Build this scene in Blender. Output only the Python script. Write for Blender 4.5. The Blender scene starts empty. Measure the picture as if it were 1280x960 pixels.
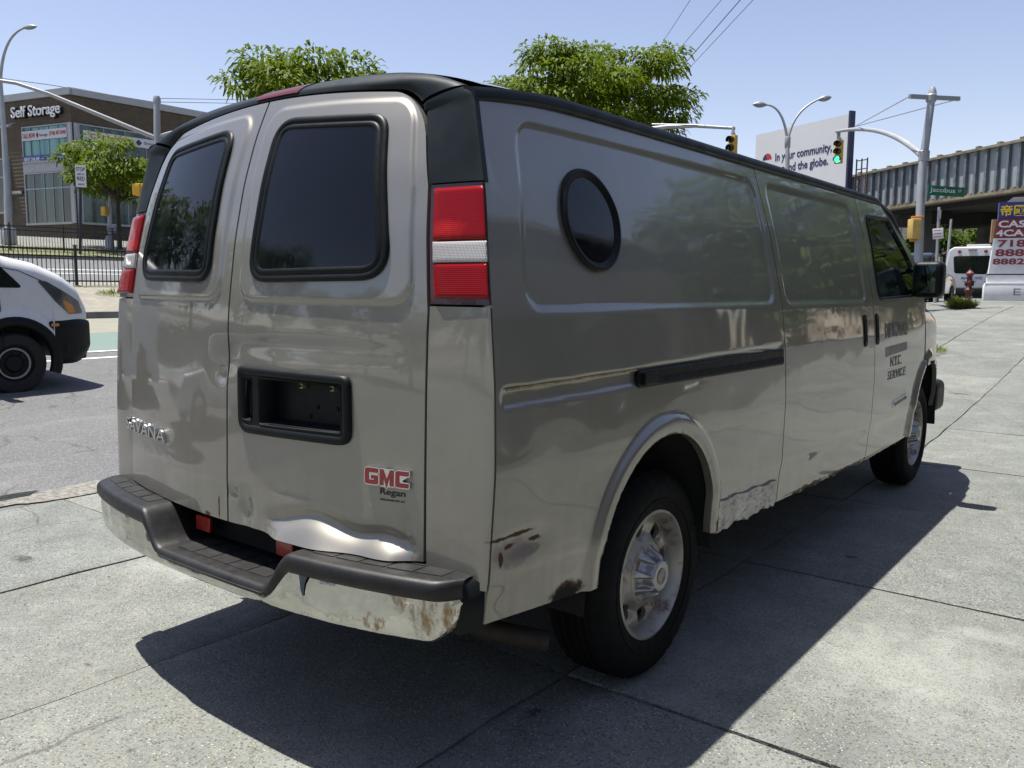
import bpy, bmesh, math, random
import numpy as np
from mathutils import Vector, Matrix
random.seed(7); rng = np.random.default_rng(11)
S = bpy.context.scene
COL = S.collection
R_ = math.radians

# ------------------------------------------------------------------ camera
CAM = np.array([2.381, -1.559, 1.424]); YAW, PITCH, ROLL, FPX = 0.66412, -0.11418, 0.00607, 1051.586
def cam_axes():
    cy, sy, cp, sp = math.cos(YAW), math.sin(YAW), math.cos(PITCH), math.sin(PITCH)
    f = np.array([-sy*cp, cy*cp, sp]); r = np.array([cy, sy, 0.0]); u = np.cross(r, f)
    c, s = math.cos(ROLL), math.sin(ROLL)
    return c*r + s*u, -s*r + c*u, f
cd = bpy.data.cameras.new('camera'); cam = bpy.data.objects.new('camera', cd); COL.objects.link(cam)
_r, _u, _f = cam_axes()
cam.matrix_world = Matrix(((_r[0], _u[0], -_f[0], CAM[0]), (_r[1], _u[1], -_f[1], CAM[1]), (_r[2], _u[2], -_f[2], CAM[2]), (0, 0, 0, 1)))
cd.sensor_width = 36; cd.lens = 36*FPX/1280; cd.clip_end = 3000; cd.clip_start = 0.05
S.camera = cam

# ------------------------------------------------------------------ light
SUN = Vector((-0.235, -0.085, 1.0)).normalized()
elev = math.asin(SUN.z); azim = math.atan2(SUN.x, SUN.y)
W = bpy.data.worlds.new('World'); S.world = W; W.use_nodes = True
nt = W.node_tree; nt.nodes.clear()
sky = nt.nodes.new('ShaderNodeTexSky'); sky.sky_type = 'NISHITA'; sky.sun_disc = False
sky.sun_elevation = elev; sky.sun_rotation = azim; sky.dust_density = 0.6; sky.air_density = 1.0; sky.ozone_density = 2.0
tint = nt.nodes.new('ShaderNodeMix'); tint.data_type = 'RGBA'; tint.blend_type = 'MULTIPLY'; tint.inputs[0].default_value = 1.0
tint.inputs[7].default_value = (1.53, 1.25, 1.17, 1)
bg = nt.nodes.new('ShaderNodeBackground'); bg.inputs[1].default_value = 0.077
wo = nt.nodes.new('ShaderNodeOutputWorld')
nt.links.new(sky.outputs[0], tint.inputs[6]); nt.links.new(tint.outputs[2], bg.inputs[0]); nt.links.new(bg.outputs[0], wo.inputs[0])
sl = bpy.data.lights.new('sun', 'SUN'); sl.energy = 5.0; sl.angle = R_(0.5); sl.color = (1.0, 0.975, 0.89)
so = bpy.data.objects.new('sun', sl); COL.objects.link(so); so.location = (-10, 5, 40)
so.rotation_euler = SUN.to_track_quat('Z', 'Y').to_euler()
S.view_settings.view_transform = 'Standard'; S.view_settings.look = 'None'; S.view_settings.exposure = 0.88; S.view_settings.gamma = 1.0
S.cycles.max_bounces = 6; S.cycles.diffuse_bounces = 3; S.cycles.glossy_bounces = 4; S.cycles.transmission_bounces = 4

# ------------------------------------------------------------------ materials
class NT:
    def __init__(s, name):
        s.m = bpy.data.materials.new(name); s.m.use_nodes = True; s.t = s.m.node_tree; s.t.nodes.clear()
        s.out = s.n('ShaderNodeOutputMaterial'); s.p = s.n('ShaderNodeBsdfPrincipled'); s.l(s.p.outputs[0], s.out.inputs[0])
    def n(s, k): return s.t.nodes.new(k)
    def l(s, a, b): s.t.links.new(a, b)
    def set(s, **k):
        for a, b in k.items(): s.p.inputs[a.replace('_', ' ')].default_value = b
    def co(s, kind='Object'):
        if not hasattr(s, 'tc'): s.tc = s.n('ShaderNodeTexCoord')
        return s.tc.outputs[kind]
    def noise(s, scale, detail=3, rough=.55, vec=None, scl3=None):
        q = s.n('ShaderNodeTexNoise'); q.inputs['Scale'].default_value = scale; q.inputs['Detail'].default_value = detail; q.inputs['Roughness'].default_value = rough
        v = vec or s.co()
        if scl3:
            mp = s.n('ShaderNodeMapping'); mp.inputs['Scale'].default_value = scl3; s.l(v, mp.inputs[0]); v = mp.outputs[0]
        s.l(v, q.inputs['Vector']); return q.outputs['Fac']
    def ramp(s, fac, a, b, c0=0., c1=1.):
        q = s.n('ShaderNodeMapRange'); q.inputs[1].default_value = a; q.inputs[2].default_value = b; q.inputs[3].default_value = c0; q.inputs[4].default_value = c1
        s.l(fac, q.inputs[0]); return q.outputs[0]
    def mix(s, fac, a, b, bt='MIX'):
        q = s.n('ShaderNodeMix'); q.data_type = 'RGBA'; q.blend_type = bt
        for i, v in ((0, fac), (6, a), (7, b)):
            if hasattr(v, 'links'): s.l(v, q.inputs[i])
            else: q.inputs[i].default_value = v if i == 0 else (*v[:3], 1)
        return q.outputs[2]
    def math(s, op, a, b=None):
        q = s.n('ShaderNodeMath'); q.operation = op
        for i, v in ((0, a), (1, b)):
            if v is None: continue
            if hasattr(v, 'links'): s.l(v, q.inputs[i])
            else: q.inputs[i].default_value = v
        return q.outputs[0]
    def bump(s, h, strength=.3, dist=.01):
        q = s.n('ShaderNodeBump'); q.inputs['Strength'].default_value = strength; q.inputs['Distance'].default_value = dist
        s.l(h, q.inputs['Height']); s.l(q.outputs[0], s.p.inputs['Normal']); return q
    def blob(s, c, r, wob=.35, wscale=18.0, soft=.35):
        """0..1 mask of an irregular blot centred at c with radii r"""
        a = s.n('ShaderNodeVectorMath'); a.operation = 'SUBTRACT'; s.l(s.co(), a.inputs[0]); a.inputs[1].default_value = c
        b = s.n('ShaderNodeVectorMath'); b.operation = 'DIVIDE'; s.l(a.outputs[0], b.inputs[0]); b.inputs[1].default_value = r
        d = s.n('ShaderNodeVectorMath'); d.operation = 'LENGTH'; s.l(b.outputs[0], d.inputs[0])
        nz = s.noise(wscale, 4, .65)
        dd = s.math('ADD', d.outputs['Value'], s.ramp(nz, .2, .8, -wob, wob))
        return s.ramp(dd, 1.0, 1.0-soft)

def M(name, col, rough=.5, metal=0., var=.12, vs=6.0, bump=0., bs=60., bd=.003, coat=0., spec=.5, col2=None, emit=None, trans=0.):
    col = [c*.78 for c in col]; col2 = [c*.78 for c in col2] if col2 else None
    t = NT(name); t.set(Roughness=rough, Metallic=metal, Coat_Weight=coat, Coat_Roughness=.04)
    t.p.inputs['Specular IOR Level'].default_value = spec
    if trans: t.p.inputs['Transmission Weight'].default_value = trans
    a = [c*(1-var) for c in col]; b = col2 or [min(1, c*(1+var)) for c in col]
    f = t.ramp(t.noise(vs, 5, .6), .3, .7)
    t.l(t.mix(f, a, b), t.p.inputs['Base Color'])
    t.l(t.ramp(t.noise(vs*2.7, 4), .3, .7, max(0, rough-.06), min(1, rough+.08)), t.p.inputs['Roughness'])
    if bump: t.bump(t.noise(bs, 5, .6), bump, bd)
    if emit: t.p.inputs['Emission Color'].default_value = (*emit[:3], 1); t.p.inputs['Emission Strength'].default_value = emit[3]
    return t.m

# ------------------------------------------------------------------ object helpers
def link(name, me, parent=None, mat=None):
    o = bpy.data.objects.new(name, me); COL.objects.link(o)
    if parent: o.parent = parent
    if mat and me and not me.materials: me.materials.append(mat)
    return o
def tag(o, label=None, cat=None, group=None, kind=None):
    for k, v in (('label', label), ('category', cat), ('group', group), ('kind', kind)):
        if v: o[k] = v
    return o
def thing(name, label, cat, loc=(0, 0, 0), rz=0., group=None):
    o = link(name, None); o.location = loc; o.rotation_euler = (0, 0, rz); o.empty_display_size = .2
    return tag(o, label, cat, group)
def copy_tree(o, parent=None):
    c = o.copy(); COL.objects.link(c)
    if parent: c.parent = parent
    for ch in list(o.children): copy_tree(ch, c)
    return c
def mesh_np(name, V, F, smooth=True, angle=None):
    me = bpy.data.meshes.new(name)
    me.from_pydata([tuple(map(float, v)) for v in V] if not isinstance(V, np.ndarray) else V.astype(float).tolist(), [], [list(map(int, f)) for f in F] if not isinstance(F, np.ndarray) else F.tolist())
    me.update()
    if smooth:
        me.polygons.foreach_set('use_smooth', [True]*len(me.polygons))
        if angle is not None: me.set_sharp_from_angle(angle=R_(angle))
    return me
class MB:
    def __init__(s): s.v = []; s.f = []
    def add(s, V, F):
        n = len(s.v); s.v.extend([tuple(map(float, q)) for q in V]); s.f.extend([tuple(int(i)+n for i in f) for f in F]); return s
    def box(s, c, d, rz=0., M3=None):
        x, y, z = d[0]/2, d[1]/2, d[2]/2
        P = [(-x, -y, -z), (x, -y, -z), (x, y, -z), (-x, y, -z), (-x, -y, z), (x, -y, z), (x, y, z), (-x, y, z)]
        if M3 is not None: P = [tuple(M3 @ Vector(p)) for p in P]
        elif rz:
            k, q = math.cos(rz), math.sin(rz); P = [(k*a-q*b, q*a+k*b, e) for a, b, e in P]
        P = [(a+c[0], b+c[1], e+c[2]) for a, b, e in P]
        return s.add(P, [(0, 3, 2, 1), (4, 5, 6, 7), (0, 1, 5, 4), (1, 2, 6, 5), (2, 3, 7, 6), (3, 0, 4, 7)])
    def bar(s, a, b, w, h, up=(0, 0, 1)):
        a, b = Vector(a), Vector(b); d = b-a; L = d.length; d.normalize(); x = d.cross(Vector(up))
        if x.length < 1e-4: x = d.cross(Vector((1, 0, 0)))
        x.normalize(); y = x.cross(d)
        m = Matrix((x, d, y)).transposed()
        return s.box((a+b)/2, (w, L, h), M3=m)
    def tube(s, pts, rad, n=8, cap=True, close=False):
        pts = [Vector(p) for p in pts]; N = len(pts)
        rads = rad if hasattr(rad, '__len__') else [rad]*N
        V = []; prev = None
        for i, p in enumerate(pts):
            d = (pts[min(i+1, N-1)]-pts[max(i-1, 0)]).normalized()
            if prev is None:
                x = d.cross(Vector((0, 0, 1)))
                if x.length < 1e-3: x = d.cross(Vector((0, 1, 0)))
            else: x = prev - d*prev.dot(d)
            x.normalize(); prev = x; y = d.cross(x)
            for k in range(n):
                a = 2*math.pi*k/n; V.append(p + x*math.cos(a)*rads[i] + y*math.sin(a)*rads[i])
        F = []
        for i in range(N-1):
            for k in range(n):
                F.append((i*n+k, i*n+(k+1) % n, (i+1)*n+(k+1) % n, (i+1)*n+k))
        if cap: F.append(tuple(range(n))[::-1]); F.append(tuple((N-1)*n+k for k in range(n)))
        return s.add(V, F)
    def lathe(s, prof, o=(0, 0, 0), axis='Z', n=32, cap=False):
        V = []; N = len(prof)
        for (r, h) in prof:
            for k in range(n):
                a = 2*math.pi*k/n; c, q = r*math.cos(a), r*math.sin(a)
                p = (c, q, h) if axis == 'Z' else ((h, c, q) if axis == 'X' else (q, h, c))
                V.append((p[0]+o[0], p[1]+o[1], p[2]+o[2]))
        F = []
        for i in range(N-1):
            for k in range(n): F.append((i*n+k, i*n+(k+1) % n, (i+1)*n+(k+1) % n, (i+1)*n+k))
        if cap: F.append(tuple(range(n))[::-1]); F.append(tuple((N-1)*n+k for k in range(n)))
        return s.add(V, F)
    def prism(s, poly, vec):
        n = len(poly); vec = Vector(vec); P = [Vector(p) for p in poly]; Q = [p+vec for p in P]
        F = [tuple(range(n))[::-1], tuple(range(n, 2*n))] + [(i, (i+1) % n, n+(i+1) % n, n+i) for i in range(n)]
        return s.add(P+Q, F)
    def build(s, name, mat, parent=None, smooth=True, angle=35, bevel=0., seg=2, kind=None):
        me = mesh_np(name, s.v, s.f, False)
        bm = bmesh.new(); bm.from_mesh(me)
        bmesh.ops.recalc_face_normals(bm, faces=bm.faces)
        if bevel:
            es = [e for e in bm.edges if e.is_manifold and e.calc_face_angle(0) > R_(30)]
            bmesh.ops.bevel(bm, geom=es, offset=bevel, segments=seg, profile=.6, affect='EDGES', clamp_overlap=True)
        bm.to_mesh(me); bm.free()
        if smooth:
            me.polygons.foreach_set('use_smooth', [True]*len(me.polygons)); me.set_sharp_from_angle(angle=R_(angle))
        o = link(name, me, parent, mat)
        if kind: o['kind'] = kind
        return o

def rpoly(c, r, n=6):
    """rounded polygon through corners c (list of 2D), radius r (number or list)"""
    out = []; N = len(c)
    for i in range(N):
        p0, p, p1 = (np.array(c[i-1], float), np.array(c[i], float), np.array(c[(i+1) % N], float))
        a = p0-p; b = p1-p; la, lb = np.linalg.norm(a), np.linalg.norm(b); a /= la; b /= lb
        rr = r[i] if hasattr(r, '__len__') else r
        ang = math.acos(max(-1, min(1, a@b))); t = min(rr/math.tan(ang/2), la*.45, lb*.45)
        A, B = p+a*t, p+b*t
        for k in range(n+1):
            q = k/n; out.append((1-q)**2*A + 2*q*(1-q)*p + q*q*B)
    return np.array(out)
def resample(P, step):
    out = []
    for i in range(len(P)):
        a, b = P[i], P[(i+1) % len(P)]; n = max(1, int(np.linalg.norm(b-a)/step))
        for k in range(n): out.append(a+(b-a)*k/n)
    return np.array(out)
def offset2(P, d):
    t = np.roll(P, -1, 0)-np.roll(P, 1, 0); t /= np.linalg.norm(t, axis=1)[:, None]+1e-12
    nrm = np.stack([t[:, 1], -t[:, 0]], 1)
    area = 0.5*np.sum(P[:, 0]*np.roll(P[:, 1], -1)-np.roll(P[:, 0], -1)*P[:, 1])
    return P + nrm*d*(1 if area > 0 else -1)
def ring(P, prof, surf):
    """closed band: prof = [(offset outward in 2D, height off surface)]; surf(a,b,h)->xyz arrays"""
    n = len(P); V = []
    for off, h in prof:
        Q = offset2(P, off); V.append(surf(Q[:, 0], Q[:, 1], h))
    V = np.concatenate(V); F = []
    for i in range(len(prof)-1):
        for k in range(n): F.append((i*n+k, i*n+(k+1) % n, (i+1)*n+(k+1) % n, (i+1)*n+k))
    return V, F
def disc(P, surf, h, rings=8):
    c = P.mean(0); n = len(P); V = []
    for i in range(rings):
        Q = c+(P-c)*(1-i/rings); V.append(surf(Q[:, 0], Q[:, 1], h))
    V.append(surf(c[None, 0], c[None, 1], h)); V = np.concatenate(V); F = []
    for i in range(rings-1):
        for k in range(n): F.append((i*n+k, i*n+(k+1) % n, (i+1)*n+(k+1) % n, (i+1)*n+k))
    for k in range(n): F.append(((rings-1)*n+k, (rings-1)*n+(k+1) % n, rings*n))
    return V, F
def fix_normals(me, away=None):
    bm = bmesh.new(); bm.from_mesh(me); bmesh.ops.recalc_face_normals(bm, faces=bm.faces); bm.to_mesh(me); bm.free(); return me
def grid_mesh(name, X, keep=None, flange=None, smooth=True):
    """X: (nu,nv,3) points; keep: (nu-1,nv-1) bool; flange: vector added to boundary copies"""
    nu, nv = X.shape[:2]; idx = np.arange(nu*nv).reshape(nu, nv)
    q = np.stack([idx[:-1, :-1], idx[1:, :-1], idx[1:, 1:], idx[:-1, 1:]], -1)
    q = q[keep] if keep is not None else q.reshape(-1, 4)
    V = X.reshape(-1, 3)
    if flange is not None:
        e = np.concatenate([q[:, [0, 1]], q[:, [1, 2]], q[:, [2, 3]], q[:, [3, 0]]])
        key = np.sort(e, 1); k1 = key[:, 0]*(nu*nv)+key[:, 1]
        u, inv, cnt = np.unique(k1, return_inverse=True, return_counts=True)
        b = e[cnt[inv] == 1]; n0 = len(V)
        A, B = V[b[:, 0]], V[b[:, 1]]; fl = np.array(flange)
        V = np.concatenate([V, A, B, A+fl, B+fl]); m = len(b); r = np.arange(m)
        q = np.concatenate([q, np.stack([n0+m+r, n0+r, n0+2*m+r, n0+3*m+r], -1)])
    used = np.zeros(len(V), bool); used[q.ravel()] = True; mp = np.cumsum(used)-1
    me = mesh_np(name, V[used], mp[q], smooth)
    return me
def text_mesh(s, ext=.0, bold=0., shear=0., space=1.0, line=1.0, res=3):
    c = bpy.data.curves.new('t', 'FONT'); c.body = s; c.size = 1; c.extrude = ext; c.offset = bold; c.shear = shear
    c.space_character = space; c.resolution_u = res; c.align_x = 'LEFT'; c.space_line = line
    o = bpy.data.objects.new('t', c); me = bpy.data.meshes.new_from_object(o)
    bpy.data.objects.remove(o); bpy.data.curves.remove(c)
    n = len(me.vertices); v = np.zeros(n*3); me.vertices.foreach_get('co', v); v = v.reshape(-1, 3)
    return me, v
def text_fit(name, s, mapfn, w, h, mat, parent, ext=.01, **k):
    """text stretched to w x h; mapfn(x[0..w], y[0..h], depth) -> xyz arrays"""
    me, v = text_mesh(s, .5, **k)
    lo, hi = v.min(0), v.max(0)
    x = (v[:, 0]-lo[0])/(hi[0]-lo[0])*w; y = (v[:, 1]-lo[1])/(hi[1]-lo[1])*h; d = (v[:, 2]+.5)*ext
    me.vertices.foreach_set('co', mapfn(x, y, d).astype(float).ravel()); me.update(); me.name = name
    me.materials.clear()
    return link(name, me, parent, mat)
def smooth_table(z, x, sig=.03, lo=-.2, hi=3.0, n=3201):
    zz = np.linspace(lo, hi, n); xx = np.interp(zz, z, x); k = int(4*sig/(zz[1]-zz[0]))
    kk = np.exp(-.5*(np.arange(-k, k+1)*(zz[1]-zz[0])/sig)**2); kk /= kk.sum()
    xs = np.convolve(np.pad(xx, k, mode='edge'), kk, 'valid')
    return lambda q: np.interp(q, zz, xs)
def sstep(a, b, x):
    t = np.clip((x-a)/(b-a), 0, 1); return t*t*(3-2*t)
def sdrr(x, y, x0, x1, y0, y1, r):
    qx = np.abs(x-(x0+x1)/2)-(x1-x0)/2+r; qy = np.abs(y-(y0+y1)/2)-(y1-y0)/2+r
    return np.hypot(np.maximum(qx, 0), np.maximum(qy, 0))+np.minimum(np.maximum(qx, qy), 0)-r
# smooth value noise for dents and lumps
_ph = rng.uniform(0, 6.28, (24, 3)); _fr = rng.normal(0, 1, (24, 2))
def lump(a, b, f):
    s = 0
    for i in range(24): s = s+np.sin(a*_fr[i, 0]*f+b*_fr[i, 1]*f+_ph[i, 0])
    return s/5.0

# ------------------------------------------------------------------ palette
metal_grey = M('galvanised_metal', (.42, .43, .45), .45, .6, .1, 3)
pole_grey = M('pole_paint', (.40, .41, .43), .5, .3, .1, 2)
dark_metal = M('black_iron', (.012, .012, .014), .45, .0, .2, 8)
black_plastic = M('black_plastic', (.006, .0085, .0095), .45, 0, .2, 9, spec=.2, bump=.25, bs=600, bd=.0006)
trim_plastic = M('grained_trim', (.008, .0125, .0135), .42, 0, .15, 5, spec=.24, bump=.3, bs=900, bd=.0005)
rubber_black = M('window_rubber', (.006, .0075, .0075), .42, 0, .2, 12, spec=.18)
void_black = M('dark_cavity', (.006, .006, .006), .9, 0, .1)
white_paint = M('white_paint', (.72, .73, .74), .28, 0, .03, 2, coat=.5)
yellow_paint = M('signal_yellow', (.75, .42, .02), .45, 0, .12, 5)
glass_tint = M('tinted_glass', (.003, .0045, .007), .015, 0, .05, 3, spec=.34)
glass_dark = M('dark_glass', (.008, .014, .013), .03, 0, .2, 3, spec=.28)
chrome = M('bright_chrome', (.75, .76, .78), .12, 1.0, .05, 8)
red_plain = M('red_plastic', (.35, .015, .012), .25, 0, .1, 20, coat=.5)
# ================================================================== CARGO VAN
def body_paint():
    t = NT('pewter_body_paint'); t.set(Metallic=.66, Roughness=.44, Coat_Weight=1.0, Coat_Roughness=.02, Coat_IOR=1.68)
    base = t.mix(t.ramp(t.noise(2.2, 5, .6), .3, .7), (.214, .202, .174), (.250, .237, .207))
    # dust film, streaks running down, more towards the sill
    sep = t.n('ShaderNodeSeparateXYZ'); t.l(t.co(), sep.inputs[0])
    low = t.ramp(sep.outputs['Z'], .95, .45)
    st = t.noise(5, 5, .6, scl3=(6, 6, .35))
    dirt = t.math('MULTIPLY', t.math('ADD', t.math('MULTIPLY', low, .40), .06), t.ramp(st, .35, .75))
    base = t.mix(dirt, base, (.15, .132, .10))
    rust = None
    for c, r, w in [((1.01, .21, .752), (.08, .11, .007), .8), ((1.01, .20, .722), (.08, .035, .009), .7), ((1.01, .30, .722), (.08, .028, .010), .6), ((1.01, .155, .69), (.08, .012, .03), .5),
                    ((1.0, .47, .515), (.1, .085, .042), .5), ((.5, .03, .652), (.28, .2, .006), .5), ((-.05, -.02, .70), (.006, .1, .06), .6),
                    ((1.0, 3.1, .425), (.1, .5, .02), .8), ((1.0, 2.6, .44), (.1, .3, .02), .9), ((1.0, 1.49, .50), (.1, .03, .05), .6), ((-.12, -.02, .665), (.02, .1, .012), .6), ((.62, .05, .655), (.1, .2, .008), .6)]:
        m = t.blob(c, r, w, 26.0); rust = m if rust is None else t.math('MAXIMUM', rust, m)
    hole = t.blob((1.0, .46, .505), (.1, .085, .040), .5, 30.0)
    primer = t.blob((1.01, .20, .70), (.08, .095, .05), .5, 14.0)
    scr = t.ramp(t.noise(40, 2, .5, scl3=(1, .12, 1.6)), .74, .78)
    scr = t.math('MULTIPLY', scr, t.ramp(t.noise(3, 2), .5, .65))
    base = t.mix(t.math('MULTIPLY', primer, .5), base, (.2, .15, .13))
    base = t.mix(t.math('MULTIPLY', scr, .6), base, (.38, .37, .34))
    rc = t.mix(t.noise(60, 4), (.022, .010, .006), (.10, .048, .018))
    base = t.mix(rust, base, rc); base = t.mix(hole, base, (.006, .005, .004))
    t.l(base, t.p.inputs['Base Color'])
    bad = t.math('MAXIMUM', t.math('MAXIMUM', rust, hole), t.math('MULTIPLY', primer, .6))
    t.l(t.math('MULTIPLY', t.math('SUBTRACT', 1.0, bad), .62), t.p.inputs['Metallic'])
    inv = t.math('SUBTRACT', 1.0, t.math('MAXIMUM', bad, t.math('MULTIPLY', dirt, .28)))
    t.l(inv, t.p.inputs['Coat Weight'])
    t.l(t.math('ADD', t.math('MULTIPLY', bad, .5), t.ramp(dirt, 0, 1, .44, .52)), t.p.inputs['Roughness'])
    t.l(t.ramp(t.noise(3.0, 4), .3, .8, .02, .09), t.p.inputs['Coat Roughness'])
    h = t.math('ADD', t.math('MULTIPLY', t.noise(2.2, 2, .5), 1.0), t.math('MULTIPLY', bad, t.ramp(t.noise(120, 4), 0, 1, -.1, .1)))
    b = t.bump(h, .12, .035)
    t.l(b.outputs[0], t.p.inputs['Coat Normal'])
    return t.m
paint = body_paint()
van = thing('cargo_van', 'large pewter-coloured cargo van with tinted rear windows and rusty chrome bumper parked on the pavement', 'van')

Wz = smooth_table([.40, .45, .58, .605, .625, .66, .934, 1.148, 1.359, 1.674, 1.967, 2.0], [1.0, 1.008, 1.018, 1.021, 1.028, 1.030, 1.040, 1.032, 1.012, .947, .865, .85], .018)
rk = smooth_table([.4, .676, .9, 1.135, 1.315, 1.39, 1.57, 1.749, 1.9, 2.024, 2.1], [-.02, -.018, -.012, -.004, .006, .014, .04, .08, .13, .186, .225], .03)
ysm = smooth_table([.45, .526, 1.0, 1.38, 1.69, 1.955, 2.1], [.103, .106, .125, .137, .187, .225, .25], .04)
def taper(y):
    return -.03*np.maximum(0, 1-(y-.1)/.8)**2 - .10*np.maximum(0, (y-4.5)/1.3)**2.5
ARCH = [(1.03, .52, .405), (5.03, .52, .40)]
def arch_r(y, z, a): return np.hypot((y-a[0])/(1+.08*np.clip((a[1]-z)/.2, 0, 1)), np.maximum(0, z-a[1]))
def side_d(y, z):
    d = 0*y
    lean = .10*np.clip((z-1.36)/.5, 0, 1.2)
    s1 = sdrr(y-lean*np.clip((2.06-y)/1.8, 0, 1), z, .275, 2.055, 1.364, 1.893, .075)
    d = d-.008*sstep(.007, -.007, s1)
    s2 = sdrr(y, z, 2.195, 3.44, 1.358, 1.893, .06); d = d-.008*sstep(.007, -.007, s2)
    s3 = sdrr(y, z-.012*(y-.5), .155, 2.6, 1.112, 1.160, .018); d = d-.009*sstep(.006, -.006, s3)*(y < 2.11)
    for a in ARCH:
        r = arch_r(y, z, a)-a[2]; d = d+.020*sstep(.072, .050, r)*sstep(-.02, .0, r) - .010*sstep(.012, .0, r)
    # soft lumps, a few door dings
    d = d+.0014*lump(y*.9, z*1.6, 2.0)
    for (cy, cz, ry, rz, A) in [(.40, .93, .12, .10, -.004), (.75, 1.24, .16, .07, -.003), (1.6, 1.0, .2, .08, -.003), (.22, 1.10, .05, .08, -.004), (2.7, .95, .3, .1, -.003), (.25, .72, .09, .035, -.012)]:
        d = d+A*np.exp(-((y-cy)/ry)**2-((z-cz)/rz)**2)
    return d
def side_pt(y, z, h=0.):
    y = np.asarray(y, float); z = np.asarray(z, float)
    return np.stack([Wz(z)+taper(y)+side_d(y, z)+h, y, z], -1)
def side_pt0(y, z, h=0.):
    y = np.asarray(y, float); z = np.asarray(z, float)
    return np.stack([Wz(z)+taper(y)+h, y, z], -1)
zbot = lambda y: np.interp(y, [0, .106, .54, 1.46, 2.1, 3.6, 4.6], [.527, .525, .494, .475, .452, .418, .43])
def side_panel(name, ya, yb, step, ztop=None, hole=None, mirror=False, parent=None, label=None, lo=None, detail=True):
    nu = int((yb(1.0)-ya(1.0))/step)+1; nv = int(1.5/step)+1
    u = np.linspace(0, 1, nu)[:, None]; v = np.linspace(0, 1, nv)[None, :]
    ym = ya(1.0)+(yb(1.0)-ya(1.0))*u
    zb = zbot(ym) if lo is None else lo(ym); zt = 1.962 if ztop is None else ztop(ym)
    Z = zb+(zt-zb)*v; Y = ya(Z)+(yb(Z)-ya(Z))*u
    if ztop is not None: Z = zb+(ztop(Y)-zb)*v
    keep = np.ones((nu-1, nv-1), bool)
    for a in ARCH:
        r = arch_r(Y, Z, a); rc = (r[:-1, :-1]+r[1:, 1:])/2; keep &= rc > a[2]
        near = (np.abs(r-a[2]) < step*.85); k = a[2]/np.maximum(r, 1e-6)
        up = Z > a[1]
        Y = np.where(near, a[0]+(Y-a[0])*k, Y); Z = np.where(near & up, a[1]+(Z-a[1])*k, Z)
    if hole is not None: keep &= ~hole((Y[:-1, :-1]+Y[1:, 1:])/2, (Z[:-1, :-1]+Z[1:, 1:])/2)
    X = side_pt(Y, Z) if detail else side_pt0(Y, Z)
    if mirror: X[..., 0] = -(X[..., 0]-.042)
    me = grid_mesh(name, X, keep, (-.03*(-1 if mirror else 1), 0, 0))
    o = link(name, me, van, paint)
    if label: o['label'] = label
    return o
seamA = lambda z: ysm(z)+.004
seam1 = lambda z: 2.104+.064*np.clip((1.957-z)/1.4, 0, 1)
seam2 = lambda z: 3.600-.03*np.sin(np.clip((z-.45)/1.5, 0, 1)*3.14)
porthole_c = (.663, 1.632)
side_panel('side_panel', seamA, lambda z: seam1(z)-.004, .010, hole=lambda y, z: np.hypot((y-porthole_c[0])/.130, (z-porthole_c[1])/.136) < 1)
side_panel('sliding_door', lambda z: seam1(z)+.004, lambda z: seam2(z)-.004, .011)
ap = lambda y: np.interp(y, [0, 4.1, 4.3, 5.12, 6], [1.962, 1.962, 1.93, 1.355, 1.355])
win_front = rpoly([(3.70, 1.372), (4.87, 1.392), (4.24, 1.872), (3.74, 1.858)], [.06, .05, .09, .07], 5)
def in_poly(P):
    def f(y, z):
        ins = np.zeros(y.shape, bool); j = len(P)-1
        for i in range(len(P)):
            yi, zi, yj, zj = P[i][0], P[i][1], P[j][0], P[j][1]
            ins ^= ((zi > z) != (zj > z)) & (y < (yj-yi)*(z-zi)/(zj-zi+1e-12)+yi); j = i
        return ins
    return f
fdoor = side_panel('front_door', lambda z: seam2(z)+.004, lambda z: 4.86-.06*np.clip((1.3-z)/.9, 0, 1)+0*z, .016, ztop=ap, hole=in_poly(win_front))
# left flank, plain
side_panel('side_panel', seamA, lambda z: 3.6+0*z, .03, mirror=True)
side_panel('front_door', lambda z: 3.606+0*z, lambda z: 4.86+0*z, .04, ztop=ap, mirror=True)

# --- front body: fenders, hood, fascia, windscreen (mostly hidden)
def front_sec(y):
    zt = np.interp(y, [4.8, 5.1, 5.35, 5.6, 5.75, 5.9], [1.35, 1.33, 1.285, 1.20, 1.11, .98])
    k = 1-.13*max(0, (y-5.25)/.65)**2.4
    zz = np.linspace(.55, zt-.12, 26)
    side = [(float(side_pt0(y, z)[0])*k, y, float(z)) for z in zz]
    x0 = side[-1][0]; arc = [(x0-.15+.15*math.cos(a), y, zt-.12+.12*math.sin(a)) for a in np.linspace(0, math.pi/2, 9)[1:]]
    top = [(x*(x0-.15), y, zt+.035*(1-x*x)) for x in np.linspace(1, 0, 10)[1:]]
    return side, arc, top
ys = np.concatenate([np.linspace(4.868, 5.6, 46), np.linspace(5.6, 5.9, 22)[1:]])
secs = [front_sec(y) for y in ys]
Fn = np.array([s[0]+s[1] for s in secs]); Hn = np.array([[s[1][-1]]+s[2] for s in secs])
rr = arch_r(Fn[..., 1], Fn[..., 2], ARCH[1]); kp = ((rr[:-1, :-1]+rr[1:, 1:])/2) > ARCH[1][2]
lipd = .02*sstep(.07, .05, rr-ARCH[1][2]); Fn[..., 0] += lipd
link('front_fender', grid_mesh('front_fender', Fn, kp, (-.03, 0, 0)), van, paint)
Fm = Fn.copy(); Fm[..., 0] *= -1; link('front_fender', grid_mesh('front_fender', Fm, kp, (.03, 0, 0)), van, paint)
Hm = Hn[:, ::-1].copy(); Hm[..., 0] *= -1
link('hood', grid_mesh('hood', np.concatenate([Hn, Hm[:, 1:]], 1)), van, paint)
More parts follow.
